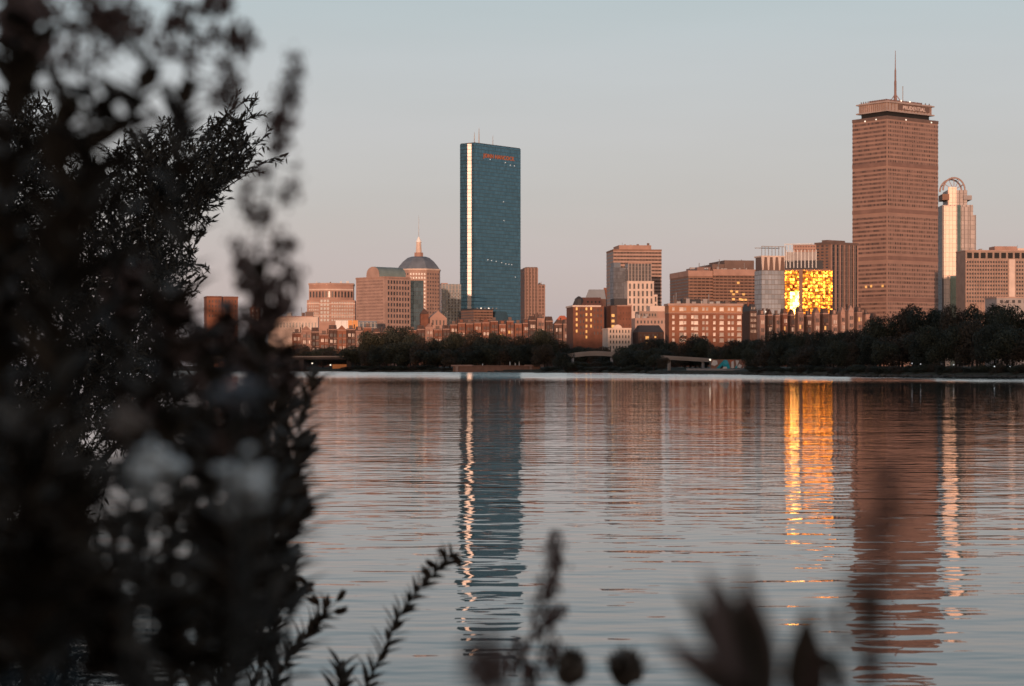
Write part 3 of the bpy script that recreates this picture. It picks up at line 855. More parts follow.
b.box('wall', CONCRETE2, 0, b.w, 0, 20, 0, b.h(298)); b.box('roof', STONE_PINK, -.3, b.w, -.3, 20, b.h(298), b.h(296.8))
b.wins('R', 1, b.w-1, b.h(304), b.h(299), 10, 1, .5, .6); b.done()

# --- brick blocks in the middle distance
b = Bld('brick_apartments', 'orange brick apartment block of seven floors with pale windows in rows', 'building', 665, 667, 742, 930, 6, depth=10)
W = b.w; H = b.h(304.5)
b.box('wall', BRICK2, 0, W, 0, 10, 0, H)
b.box('cornice', STONE_PINK, -.5, W+.5, -.5, 10.4, H-.5, H+.5)
b.box('upper_band', mat('buff_brick', (.38,.175,.095), .85), -.1, W+.1, -.1, 10, b.h(312.5), H-.5)
b.box('string_course', STONE_PINK, -.25, W+.25, -.25, 10.2, b.h(313.2), b.h(312.6))
widths = [.06,.17,.22,.32,.37,.47,.52,.62,.72,.82,.87,.96]
z0, z1 = b.h(343), b.h(314); rows_ = 5
big = MB().box(-.95,.95,-.12,.12,-.8,.8).mesh('window', GLASSP); frm = MB().box(-1.15,1.15,-.08,.08,-1.0,-.82).mesh('sill', STONE_PALE)
sml = MB().box(-.55,.55,-.12,.12,-.75,.75).mesh('window', GLASSP)
for r_ in range(6):
    z = b.h(309) if r_ == 5 else z0+(z1-z0)*(r_+.5)/5
    for k, u in enumerate(widths):
        o = link('window', big if k in (1,4,8,11) else sml, b.e); o.location = (W*u, -.12, z); b.nwin += 1
        if k in (1,4,8,11):
            s_ = link('sill', frm, o)
b.box('roof_house', ROOFD, W*.2, W*.45, 3, 8, H+.5, b.h(299)); b.box('roof_house', ROOFD, W*.5, W*.95, 3, 8, H+.5, b.h(301.5))
for u in (.22,.3,.38,.43):
    b.box('roof_tank', BROWN2, W*u, W*u+1.2, 3, 5, b.h(300), b.h(297.5))
clutter(b, W*.02, W*.95, 1, 3, H+.5, 12, 7)
b.done()
b = Bld('dark_wing', 'dark brick wing with black mansard roof joined right of the orange apartments', 'building', 741.5, 742, 757, 950, 6, depth=18)
W = b.w
b.box('wall', BRICKD, 0, W, 0, 18, 0, b.h(311)); 
b.part(MB().frustum([(0,0),(W,0),(W,18),(0,18)], b.h(311), [(.8,1.2),(W-.8,1.2),(W-.8,17),(.8,17)], b.h(304)), 'mansard_roof', ROOFD)
b.wins('R', .3, W-.3, b.h(334), b.h(312), 4, 4, .4, .55, m=GLASSP); b.wins('R', .6, W-.6, b.h(310), b.h(306.5), 3, 1, .3, .8, m=GLASSP, off=.4)
for u in (.15,.5,.85): b.box('chimney', BRICK, W*u-.5, W*u+.5, 5, 6, b.h(306), b.h(301.5))
b.done()

b = Bld('brick_hall', 'dark red brick block with yellow lit windows and a slate mansard', 'building', 566.5, 567.5, 604, 900, 7, depth=20)
W = b.w; H = b.h(306)
b.box('wall', BRICK, 0, W, 0, 20, 0, H); b.box('cornice', STONE_PALE, -.35, W*.9, -.4, 20.3, H-.4, H+.35)
for (u, rows_) in ((.115,(308.8,314,319.5,325,331)),(.43,(308.8,314.5,320,326,331.5,337)),(.58,(308.5,314.5,320,326))):
    for py in rows_:
        b.box('lit_window', LIT, W*u-.36, W*u+.36, -.14, .1, b.h(py)-.62, b.h(py)+.62)
b.wins('R', W*.2, W*.38, b.h(336), b.h(307), 2, 5, .4, .5)
b.wins('R', W*.64, W*.96, b.h(336), b.h(307), 3, 5, .3, .5)
b.part(MB().frustum([(W*.16,2),(W*1.0,2),(W*1.0,18),(W*.16,18)], H+.35, [(W*.24,5),(W*.95,5),(W*.95,15),(W*.24,15)], b.h(297)), 'mansard_roof', mat('red_tile_roof', (.11,.05,.04), .85))
b.part(MB().prism(ngon(W*.23,4,2.0), H+.35, b.h(299)), 'round_turret', ROOFD)
b.part(MB().frustum(ngon(W*.23,4,2.0), b.h(299), ngon(W*.23,4,.5), b.h(296)), 'turret_cap', ROOFD)
b.wins('R', W*.45, W*.95, b.h(304), b.h(300), 4, 1, .35, .7, m=DARK, off=3); b.done()
b = Bld('brick_warehouse', 'plain red brick block with few windows behind the small cream building', 'building', 603.5, 604, 631.5, 905, 7, depth=20)
W = b.w
b.box('wall', BRICK, 0, W, 0, 20, 0, b.h(305.5)); b.box('dark_brick_panel', BRICKD, 0.1, W*.3, -.15, 0, 0, b.h(305.5))  # darker brick sheet set on the left of the front wall
for py in (315.5,321,326.3): b.box('lit_window', LIT, W*.03, W*.03+1.3, -.35, -.16, b.h(py)-.6, b.h(py)+.6)
b.box('parapet', STONE_PINK2, W*.3, W+.2, -.2, 20.2, b.h(306.2), b.h(305))
b.box('roof_house', ROOFD, W*.25, W*.9, 5, 15, b.h(305), b.h(298))
b.wins('R', W*.4, W*.97, b.h(328), b.h(310), 4, 3, .18, .3, m=BRICKD); b.done()
b = Bld('slate_roofed_house', 'house with a steep grey slate roof rising behind the dark red brick block', 'house', 585, 586, 606, 1000, -4, depth=16)
W = b.w
b.box('wall', BRICKD, 0, W, 0, 16, 0, b.h(299))
q = trap(0, W*.18, W*.92, W, b.h(299), b.h(289.5), 0, 16); b.part(q, 'slate_roof', ROOFB)
b.box('chimney', BRICK, W*.88, W*1.02, 4, 6, b.h(299), b.h(287.5)); b.done()
b = Bld('cream_building', 'small cream fronted building with curved gable and dark windows', 'building', 602.5, 603.5, 631, 850, 7, depth=14)
W = b.w; H = b.h(328)
b.box('wall', WHITEP, 0, W, 0, 14, 0, H)
n = 8; q = MB(); pts = [(W*.22+W*.4*k/n, H+ (b.h(324.6)-H)*math.sin(math.pi*k/n)**.6) for k in range(n+1)]
i0 = len(q.v); q.v += [(x_,-.05,z_) for x_,z_ in pts]+[(x_,.8,z_) for x_,z_ in pts]
q.f.append(tuple(range(n+1))); q.f.append(tuple(reversed(range(n+1,2*n+2))))
for k in range(n): q.f.append((k, n+1+k, n+2+k, k+1))
b.part(q, 'curved_gable', WHITEP)
b.box('cornice', WHITEP, -.25, W+.25, -.35, 14.2, H-.55, H-.2)
b.wins('R', W*.04, W*.97, b.h(350), b.h(328.7), 7, 4, .38, .55, m=GLASSW); b.done()
b = Bld('lit_lodge', 'low dark brick house with two glowing windows right of the cream building', 'house', 632.5, 633, 664, 880, 7, depth=14)
W = b.w
b.box('wall', BRICKD, 0, W, 0, 14, 0, b.h(332)); b.part(MB().frustum([(0,0),(W,0),(W,14),(0,14)], b.h(332), [(1.5,4),(W-1.5,4),(W-1.5,10),(1.5,10)], b.h(325)), 'roof', ROOFD)
for py in (337.8,344): b.box('lit_window', LIT, W*.28, W*.28+1.5, -.2, .1, b.h(py)-.7, b.h(py)+.7)
b.box('lit_window', LIT, W*.63, W*.63+.7, -.2, .1, b.h(337)-.4, b.h(337)+.4)
b.wins('R', W*.02, W*.98, b.h(346), b.h(333), 6, 3, .3, .5); b.done()
b = Bld('pale_terrace', 'pale rooftop terraces stepped up behind the cream building', 'building', 630, 631, 668, 1150, 5, depth=20)
W = b.w
b.box('wall', STONE_PINK, 0, W, 0, 20, 0, b.h(318)); b.box('wall', CONCRETE, W*.15, W*.7, 3, 19, b.h(318), b.h(311)); b.box('wall', STONE_PALE, W*.5, W*.98, 6, 18, b.h(311), b.h(305.5))
b.box('wall', STONE_PINK2, W*.7, W*.98, 3.5, 18, b.h(318), b.h(311.02))
b.wins('R', .5, W-.5, b.h(325), b.h(319), 9, 1, .45, .5); b.wins('R', W*.17, W*.68, b.h(317.5), b.h(312), 6, 1, .5, .5, off=3); clutter(b, W*.02, W*.45, 1, 2.5, b.h(318), 6, 8); b.done()

# --- left low buildings
b = Bld('twin_block', 'orange lit double brick block seen through the leaves at left', 'building', 204, 205, 238, 1350, 14, depth=20)
W = b.w
b.box('wall', BRICK2, 0, W*.48, 0, 20, 0, b.h(297)); b.box('wall', BRICK2, W*.52, W, 0, 20, 0, b.h(297.5)); b.box('link_wall', BRICKD, W*.48, W*.52, 2, 18, 0, b.h(299))
b.wins('R', W*.03, W*.45, b.h(318), b.h(299), 4, 4, .35, .5); b.wins('R', W*.55, W*.97, b.h(318), b.h(299), 4, 4, .35, .5)
b.box('parapet', BRICK, -.2, W*.485, -.2, 20.2, b.h(297.6), b.h(296)); b.box('parapet', BRICK, W*.515, W+.2, -.2, 20.2, b.h(298), b.h(296.3)); b.done()
b = Bld('brick_stack', 'small orange brick block between blurred stalks at left', 'building', 250, 250.5, 260, 1300, 3, depth=10)
b.box('wall', BRICK2, 0, b.w, 0, 10, 0, b.h(307)); b.box('roof_house', BRICK, b.w*.2, b.w*.7, 2, 8, b.h(307), b.h(304)); b.wins('R', .3, b.w-.3, b.h(322), b.h(309), 2, 3, .35, .5); b.done()
b = Bld('white_hall', 'low pale hall with a row of small arched windows at left', 'building', 268, 269, 318, 1250, 4, depth=20)
W = b.w
b.box('wall', STONE_PALE, 0, W, 0, 20, 0, b.h(317)); b.box('roof', STONE_PINK2, W*.05, W*.9, 2, 18, b.h(317), b.h(316)); b.box('roof_house', BROWN2, W*.74, W*.9, 4, 10, b.h(316), b.h(311.5))
b.wins('R', W*.1, W*.98, b.h(329), b.h(321), 14, 1, .45, .6); clutter(b, W*.1, W*.8, 3, 12, b.h(316), 6, 9); b.done()
b = Bld('tarp_covered_site', 'white and orange sheeted scaffold on a low roof below the rounded office', 'scaffold', 335.5, 336, 358, 1200, 3, depth=8)
W = b.w
b.box('wall', BRICKD, 0, W, 0, 8, 0, b.h(329)); b.box('white_sheet', mat('white_sheet', (.75,.68,.64), .7), 0, W*.56, .1, .5, b.h(329), b.h(320.5)); b.box('orange_sheet', mat('orange_sheet', (.62,.27,.10), .7), W*.56, W, .1, .5, b.h(329), b.h(320.3))
for k in range(5): b.box('scaffold_pole', STEEL, W*k/4-.08, W*k/4+.08, -.1, .06, b.h(329), b.h(320))
b.done()

# --- rows of small houses
ORD = ['first','second','third','fourth','fifth','sixth','seventh','eighth','ninth','tenth','eleventh','twelfth','thirteenth','fourteenth','fifteenth','sixteenth']
def row_house(k, px0, px1, ytop, d, m, style, label, group, beta=8, lit=0):
    b = Bld('row_house', label, 'house', px0, px0, px1, d, beta, depth=5, group=group)
    W = b.w; H = b.h(ytop+rnd.uniform(-1.2,1.6))
    b.box('wall', m, 0, W, 0, 5, 0, H)
    b.box('cornice', STONE_PINK2, -.05, W+.05, -.3, 5.1, H-.35, H+.1)
    rh = 2.4
    if style == 'mansard':
        b.part(MB().frustum([(0,0),(W,0),(W,5),(0,5)], H+.1, [(.3,1.6),(W-.3,1.6),(W-.3,4.7),(.3,4.7)], H+rh), 'mansard_roof', ROOFM)
        b.box('dormer', m, W*.3, W*.7, .3, 2, H+.3, H+2.0)
    elif style == 'gable':
        q = MB(); q.v += [(0,0,H+.1),(W,0,H+.1),(W/2,0,H+2.5),(0,5,H+.1),(W,5,H+.1),(W/2,5,H+2.5)]
        q.f += [(0,1,2),(5,4,3),(0,2,5,3),(1,4,5,2)]; b.part(q, 'gable_roof', m)
    else:
        b.box('roof', ROOFD, .2, W-.2, .4, 4.7, H+.1, H+.5); b.box('roof_hatch', BROWN2, W*.3, W*.75, 2, 4, H+.5, H+2.2)
    for u in ((.88,) if k % 3 == 0 else ((.06,) if k % 5 == 1 else ())):
        b.box('chimney', BRICKD, W*u-.05, W*u+.5, 2.5, 3.4, H+.1, H+rh+rnd.uniform(.2,1.0))
    pts = [(W*.08,0),(W*.17,-.55),(W*.49,-.55),(W*.58,0)]
    b.part(MB().prism(pts, 0, H-1.2), 'bay', m)
    zt = H-1.4; fl = 3.3
    for r_ in range(4):
        z = zt-fl*(r_+.5)
        if z < 3: break
        b.box('string_course', STONE_PINK2 if m is not STONE_PINK2 else STONE_PALE, -.02, W*.99, -.12, .05, z-fl*.5-.12, z-fl*.5+.12)
        for q_, (u0, u1, y_) in enumerate(((.19,.31,-.6),(.35,.47,-.6),(.64,.74,-.05),(.80,.90,-.05))):
            hot = (lit >> r_) & 1 and q_ < 2
            pale = (k*7+r_*5+q_*3) % 3 == 0
            o = b.box('window', LIT if hot else (GLASSP if pale else GLASSW), W*u0, W*u1, y_-.08, y_+.04, z-.95, z+.75)
    return b.done()
x = 757; k = 0; rg = 'row houses below the sunlit glass'
tops = [316,314.5,315,313.8,314.8,313,315,313.2,314.4,315.2,313,311.5,312.4,315.5,317.5]
styles = ['mansard','gable','flat','mansard','gable','mansard','flat','gable','mansard','mansard','gable','gable','mansard','flat','mansard']
ms = [BROWNSTONE,BRICKD,BROWNSTONE,BRICK,BRICKD,BROWNSTONE,BRICKD,BROWNSTONE,BRICKD,STONE_PINK2,STONE_PINK2,STONE_PINK,BROWNSTONE,STONE_PINK2,BRICKD]
for k in range(15):
    wd = 8.2+rnd.uniform(-.8,.8)
    kind = {'mansard':'dark mansard roofed','gable':'pointed gable','flat':'flat roofed'}[styles[k]]
    row_house(k, x, x+wd-.15, tops[k], 880, ms[k], styles[k], f'{kind} town house, {ORD[k]} from left in the row under the glaring glass office', rg, lit=(2 if k in (3,5,8) else (1 if k in (5,12) else 0)))
    x += wd
x = 449.5
for k in range(11):
    wd = 7.9+rnd.uniform(-.7,.7)
    st = ['flat','mansard','flat','flat','gable','flat','mansard','flat','flat','mansard','flat'][k]
    kind = {'mansard':'mansard roofed','gable':'gabled','flat':'flat roofed'}[st]
    row_house(k, x, x+wd-.12, [325,323.5,324.2,322.5,323,322,323.5,322,322.8,322,326][k], 1150, BRICK2 if k in (3,6,8) else BRICK, st, f'{kind} orange brick house, {ORD[k]} from left in the row under the blue tower', 'brick row houses under the blue tower', lit=(2 if k in (6,7) else 0), beta=7)
    x += wd
x = 292
for k in range(9):
    wd = 9+rnd.uniform(-1,1)
    st = ['flat','gable','mansard','flat','mansard','gable','flat','mansard','flat'][k]
    kind = {'mansard':'mansard roofed','gable':'gabled','flat':'flat roofed'}[st]
    row_house(k, x, x+wd-.1, [333,330,331,333,329.5,331,330,330,328][k], 1080, [BRICK,BROWNSTONE,BRICKD,BRICK,BRICKD,BRICK2,BRICKD,BROWNSTONE,BRICK][k], st, f'{kind} brown brick house, {ORD[k]} from left in the row under the rounded office', 'brown row houses at left', beta=7)
    x += wd
# more small houses filling the slopes behind
x = 372
for k in range(9):
    wd = 8.8+rnd.uniform(-1,1)
    st = ['mansard','flat','mansard','gable','flat','mansard','gable','flat','mansard'][k]
    kind = {'mansard':'mansard roofed','gable':'gabled','flat':'flat roofed'}[st]
    row_house(k, x, x+wd-.1, [331,332,330,331,329,330,328,330,329][k], 1200, [BRICKD,BRICK,BROWNSTONE,BRICKD,BRICK,BRICKD,BROWNSTONE,BRICK,BRICKD][k], st, f'{kind} dim brick house, {ORD[k]} from left at the foot of the pink towers', 'houses at the foot of the pink towers', beta=7)
    x += wd
x = 528
for k in range(5):
    wd = 8.2+rnd.uniform(-1,1)
    st = ['mansard','flat','mansard','gable','mansard'][k]
    kind = {'mansard':'mansard roofed','gable':'gabled','flat':'flat roofed'}[st]
    row_house(k, x, x+wd-.1, [320,318,322,323,324][k], 1050, [BRICKD,BROWNSTONE,BRICKD,BRICKD,BROWNSTONE][k], st, f'{kind} dark house, {ORD[k]} from left between the brown stepped tower and brick block', 'dark houses left of the brick block', beta=7)
    x += wd
b = Bld('tile_roofed_pavilion', 'small pavilion with a glowing orange tile roof left of the red brick block', 'building', 556.5, 557, 568, 1250, 0, depth=9)
b.box('wall', BRICKD, 0, b.w, 0, 9, 0, b.h(320)); b.part(MB().frustum([(-.4,-.4),(b.w+.4,-.4),(b.w+.4,9.4),(-.4,9.4)], b.h(320), [(2,3),(b.w-2,3),(b.w-2,6),(2,6)], b.h(315.5)), 'roof', mat('orange_tile', (.55,.15,.08), .8)); b.done()
b = Bld('brick_church', 'brick church with a square tower and dark pyramid cap under the domed tower', 'church', 418, 419, 447, 1350, 8, depth=20)
W = b.w
b.box('wall', BRICK, 0, W*.3, 0, 8, 0, b.h(314)); b.part(MB().frustum([(-.2,-.2),(W*.3+.2,-.2),(W*.3+.2,8.2),(-.2,8.2)], b.h(314), [(W*.14,3.8),(W*.16,3.8),(W*.16,4.2),(W*.14,4.2)], b.h(308)), 'spire_roof', BRICKD)
b.box('nave', STONE_PINK2, W*.35, W, 1, 18, 0, b.h(318))
q = MB(); q.v += [(W*.35,1,b.h(318)),(W,1,b.h(318)),(W*.67,1,b.h(310.5)),(W*.35,18,b.h(318)),(W,18,b.h(318)),(W*.67,18,b.h(310.5))]; q.f += [(0,1,2),(5,4,3),(0,2,5,3),(1,4,5,2)]
b.part(q, 'gable_roof', STONE_PINK2); b.wins('R', W*.4, W*.95, b.h(326), b.h(319), 4, 1, .35, .7, off=1); b.done()
# unseen block added behind the camera: its long shadow keeps the near bank and the far trees out of the sun
cpos = to_sun.xy * 205
e = thing('sun_blocker', 'unseen long brick block added behind the viewer to shade the far trees', 'building', (cpos.x, cpos.y, 1.1), -SUN_AZ*0)
MB().box(-320, 320, -14, 0, 0, 52).build('wall', BRICK, e)
MB().box(-321, 321, -15, .8, 52, 53).build('cornice', STONE_PALE, e)
q = MB()
for r_ in range(10):
    for c_ in range(100):
        q.box(-316+6.35*c_, -313+6.35*c_, -.05, .1, 4+4.2*r_, 6.4+4.2*r_)
o = q.build('window_grid', GLASSW, e); o['kind'] = 'stuff'

# ------------------------------------------------------------------ far shore: wharf, bridges, lamps
d = 846
e = thing('stone_wharf', 'low reddish stone wharf at the waterline below the blue tower', 'wharf', (PX(453,d), d, 0), R(-2))
W = (PX(540,d)-PX(453,d))
MB().box(0, W, 0, 14, -.5, PZ(366.3,d)).build('wall', mat('wharf_stone', (.24,.125,.09), .9, scale=.6), e)
MB().box(-.8, W*.22, -.5, 14.2, PZ(366.3,d), PZ(364.8,d)).build('coping', STONE_PINK2, e)
MB().box(W*.22+.01, W*.82, -.3, 14.2, PZ(366.3,d), PZ(365.4,d)).build('coping', mat('wharf_coping', (.22,.12,.09), .9), e)
MB().box(W*.82+.01, W+1.2, -.5, 14.2, PZ(366.3,d), PZ(364.8,d)).build('coping', STONE_PINK2, e)
MB().box(W*.03, W*.06, -.6, -.01, -.5, PZ(366.4,d)).build('pier', STONE_PINK, e)
MB().box(W*.88, W*.91, -.6, -.01, -.5, PZ(366.4,d)).build('pier', STONE_PINK, e)
POST = mat('white_post', (.75,.72,.68), .6)
for k, (px, top, lab) in enumerate(((482.5,363.6,'shortest white post near the left end of the stone wharf'),(510,361.6,'left one of two tall white posts on the right half of the stone wharf'),(515.3,363,'short white post between the two tall ones on the stone wharf'),(519.2,361,'right one of two tall white posts on the right half of the stone wharf'))):
    z0 = PZ(365.4,d)
    o = MB().tube([(0,0,0),(0,0,(PZ(top,d)-z0)*.8),(0,0,PZ(top,d)-z0)], [.17,.17,.12], 8).build('white_post', POST)
    o.location = (PX(px,d), d+3, z0); tag(o, lab, 'post', 'white posts on the wharf')

PALEC = mat('bridge_concrete', (.36,.27,.225), .8)
d = 800
e = thing('arched_footbridge', 'pale arched concrete footbridge half hidden by trees below the cream building', 'footbridge', (PX(563,d), d, 0))
W = PX(624,d)-PX(563,d); n = 14
q = MB(); q2 = MB(); q3 = MB()
for k in range(n):
    f0, f1 = k/n, (k+1)/n
    za, zb = [PZ(360,d) + (PZ(354.3,d)-PZ(360,d))*math.sin(math.pi*(.12+.70*f)) for f in (f0,f1)]
    for (m_, t0, t1, y0, y1) in ((q,-.55,.25,0,3),(q2,.25,1.3,-.15,.1),(q3,.25,1.3,2.9,3.15)):
        i = len(m_.v)
        m_.v += [(W*f0,y0,za+t0),(W*f1,y0,zb+t0),(W*f1,y1,zb+t0),(W*f0,y1,za+t0),(W*f0,y0,za+t1),(W*f1,y0,zb+t1),(W*f1,y1,zb+t1),(W*f0,y1,za+t1)]
        m_.f += [(i+3,i+2,i+1,i),(i+4,i+5,i+6,i+7),(i,i+1,i+5,i+4),(i+1,i+2,i+6,i+5),(i+2,i+3,i+7,i+6),(i+3,i,i+4,i+7)]
q.build('deck', PALEC, e); q2.build('parapet', PALEC, e); q3.build('parapet', PALEC, e)
for f in (.16,.80):
    MB().box(W*f-.5, W*f+.5, .5, 2.5, .5, PZ(357.6,d)).build('pier', CONCRETE2, e)
d = 672
e = thing('straight_footbridge', 'pale straight footbridge sloping right towards the painted wall', 'footbridge', (PX(660,d), d, 0))
W = PX(713,d)-PX(660,d)
def slope_box(x0, x1, za, zb, t0, t1, y0, y1):
    q = MB(); q.v += [(x0,y0,za+t0),(x1,y0,zb+t0),(x1,y1,zb+t0),(x0,y1,za+t0),(x0,y0,za+t1),(x1,y0,zb+t1),(x1,y1,zb+t1),(x0,y1,za+t1)]
    q.f += [(3,2,1,0),(4,5,6,7),(0,1,5,4),(1,2,6,5),(2,3,7,6),(3,0,4,7)]; return q
za, zb = PZ(357.3,d), PZ(360.5,d)
slope_box(0, W, za, zb, -.6, 0, 0, 3).build('deck', PALEC, e)
slope_box(0, W, za, zb, .01, .7, -.2, .05).build('parapet', PALEC, e)
slope_box(0, W, za, zb, .01, .7, 2.95, 3.2).build('parapet', PALEC, e)
MB().prism([(3.2+.6*math.cos(a*.785), 1.5+.6*math.sin(a*.785)) for a in range(8)], .5, za-.72).build('pier', PALEC, e)
MB().prism([(W*.82+.5*math.cos(a*.785), 1.5+.5*math.sin(a*.785)) for a in range(8)], .5, zb-.6).build('pier', CONCRETE2, e)
o = slope_box(0, 26, 1.45, 1.35, -.3, .3, 0, .5).build('low_kerb_wall', CONCRETE2)
o.location = (PX(686,620), 618, 0); tag(o, 'low grey kerb wall on the bank under the straight footbridge', 'wall')

# painted abutment wall
d = 640
e = thing('painted_wall', 'concrete wall painted with teal, orange and white shapes at the footbridge foot', 'wall', (PX(711,d), d, 1.0), R(-4))
W = PX(746,d)-PX(711,d); H = PZ(359.5,d)-1.0
MB().prism([(0,0),(W,0),(W,.8),(0,.8)], 0, H).build('wall', mat('mural_base', (.34,.16,.11), .8), e)
PAINT = {'teal': mat('teal_paint', (.03,.36,.42), .7), 'orange': mat('orange_paint', (.62,.16,.08), .7), 'white': mat('white_paint', (.80,.66,.6), .7), 'blue': mat('sky_blue_paint', (.08,.45,.55), .7), 'dark': mat('black_paint', (.03,.03,.03), .7)}
def patch(pts, c, k):
    q = MB(); i = 0; y = -.004*(k+1)
    q.v += [(W*u, y, H*v) for u, v in pts] + [(W*u, y+.003, H*v) for u, v in pts]; n = len(pts)
    q.f.append(tuple(range(n))); q.f.append(tuple(reversed(range(n, 2*n))))
    for a in range(n): q.f.append((a, n+a, n+(a+1)%n, (a+1)%n))
    q.build('painted_shape', PAINT[c], e)
for k, (pts, c) in enumerate([([(.0,.55),(.06,.95),(.17,.9),(.19,.6),(.10,.42)],'white'), ([(.10,.05),(.36,.95),(.46,.95),(.58,.05)],'teal'), ([(.20,.05),(.33,.5),(.40,.05)],'dark'), ([(.34,.72),(.42,.98),(.50,.72),(.42,.5)],'blue'),
        ([(.30,.05),(.36,.36),(.44,.36),(.48,.05)],'white'), ([(.52,.95),(.60,.40),(.66,.95)],'orange'), ([(.57,.08),(.58,.8),(.64,.9),(.66,.08)],'white'), ([(.64,.05),(.72,.5),(.82,.05)],'teal'), ([(.70,.95),(.73,.35),(.80,.9)],'white'),
        ([(.74,.3),(.80,.62),(.88,.45),(.84,.22)],'white'), ([(.86,.85),(.92,.5),(.995,.85),(.93,.95)],'orange'), ([(.90,.06),(.93,.45),(.985,.06)],'white')]):
    patch(pts, c, k)
MB().tube([(-.3,-.4,H*.9),(-.3,-.4,H*.9+.01),(-.3,-.4,H*.9+.55)], [.1,.32,.28], 8).build('lamp_globe', LITW, e)
MB().tube([(-.3,-.4,0),(-.3,-.4,H*.9)], .07, 6).build('lamp_post', STEEL, e)

# low road bridge, left
d = 985
e = thing('low_road_bridge', 'long low dark road bridge just above the water at left', 'bridge', (PX(205,d), d, 0), R(-4))
W = PX(352,d)-PX(205,d)
DKC = mat('dark_bridge_concrete', (.09,.06,.05), .85)
MB().box(0, W, 0, 9, PZ(359.4,d), PZ(357.2,d)).build('deck', DKC, e)
MB().box(-.1, W+.1, -.15, .15, PZ(357.2,d), PZ(356,d)).build('parapet', PALEC, e)
MB().box(-.1, W+.1, 8.9, 9.1, PZ(357.2,d), PZ(356,d)).build('parapet', PALEC, e)
for f in (.02,.25,.48,.66,.985):
    MB().box(W*f-1.1, W*f+1.1, .5, 8.5, -.5, PZ(359.45,d)).build('pier', DKC, e)
MB().box(W*.87, W*.97, 2.0, 8, .9, PZ(364.3,d)).build('glowing_arch_inset', mat('self_lit_brick', (.40,.16,.07), .8, emis=(1,.3,.08,.13)), e)  # block with glow put into its brick, standing for the lit arch interior
for px, py in ((313.5,363.4),(331.8,365)):
    x = PX(px,d)-PX(205,d)
    MB().box(x-.32, x+.32, -.9, -.5, PZ(py,d)-.32, PZ(py,d)+.32).build('lamp', LITW, e)

for k, (px, py, lab) in enumerate(((912,363.7,'small white globe on a short post under the big trees, leftmost of five'),(920.5,364.3,'small white globe under the big trees, second of five from left'),(953.5,365,'small white globe under the big trees, middle of five'),(994.3,366.8,'brightest white globe under the big trees, fourth of five'),(1010,367,'small white globe under the big trees at far right'))):
    d = shore_d(px)+1.5; z = PZ(py, d)
    e = thing('path_globe', lab, 'lamp', (PX(px,d), d, .8), 0, 'white globes along the far path')
    MB().tube([(0,0,0),(0,0,z-.8)], [.07,.05], 6).build('pole', DARK, e)  # thin dark post under a small white globe with a weak glow
    q = MB(); q.blob((0,0,z-.75), .17, random.Random(1)); q.build('globe', mat('globe_glass', (.6,.6,.6), .5, emis=(.9,.95,1,.35 if k != 3 else .7)), e)
d = 446
q = MB(); q.tube([(-1.0,0,.0),(-.5,0,.08),(.4,0,.10),(1.1,.1,.05)], [.10,.17,.16,.09], 8); q.tube([(.3,0,.1),(.5,0,.32)], [.06,.03], 5); q.blob((.0,0,.12), .16)
o = q.build('floating_log', mat('wet_wood', (.03,.028,.025), .8)); o.location = (PX(985,d), d-8, 0); tag(o, 'small dark log floating off the right hand far shore', 'log')

# ------------------------------------------------------------------ trees on the far shore
def crown_mesh(seed, nleaf, size, m, flat=1.0):
    r = random.Random(seed); q = MB()
    lobes = [((0,0,.55), .30)]
    for k in range(9):
        a = r.uniform(0, 6.28); rr = r.uniform(.14,.34); z = r.uniform(.30,.82)
        lobes.append(((rr*math.cos(a), rr*math.sin(a), z), r.uniform(.13,.23)*(1.15-.4*abs(z-.5))))
    tot = sum(l[1]**2 for l in lobes)
    for c, rad in lobes:
        for k in range(int(nleaf*rad*rad/tot)):
            v = Vector((r.gauss(0,1), r.gauss(0,1), r.gauss(0,1))).normalized()
            rad2 = rad*(r.uniform(.55,1.0)**.5)*(1+.16*mnoise.noise(Vector(v)*3+Vector(c)*9))
            p = Vector(c)+v*rad2
            if r.random() < .12: p += v*rad*r.uniform(0,.22)
            t = Vector((r.gauss(0,1), r.gauss(0,1), r.gauss(0,1))).normalized(); u = t.cross(v)
            if u.length < .1: continue
            u.normalize(); s_ = size*r.uniform(.6,1.4)
            q.quad(p-t*s_*.5-u*s_*.25, p+t*s_*.1-u*s_*.4, p+t*s_*.6+u*s_*.1, p-t*s_*.1+u*s_*.4)
    return q.mesh('crown', m)
def trunk_mesh(seed):
    r = random.Random(seed); q = MB()
    q.tube([(0,0,-.02),(.01,0,.2),(.0,.01,.45),(.01,0,.7)], [.03,.022,.016,.006], 7)
    for k in range(6):
        a = r.uniform(0,6.28); z = r.uniform(.2,.45)
        q.tube([(0,0,z),(.12*math.cos(a),.12*math.sin(a),z+.12),(.24*math.cos(a),.24*math.sin(a),z+.24)], [.013,.008,.003], 5)
    return q.mesh('trunk', BARK)
crowns = [crown_mesh(20+k, 9000, .026, FOL[k%3]) for k in range(7)]
trunks = [trunk_mesh(50+k) for k in range(7)]
GRP = 'trees along the far shore'
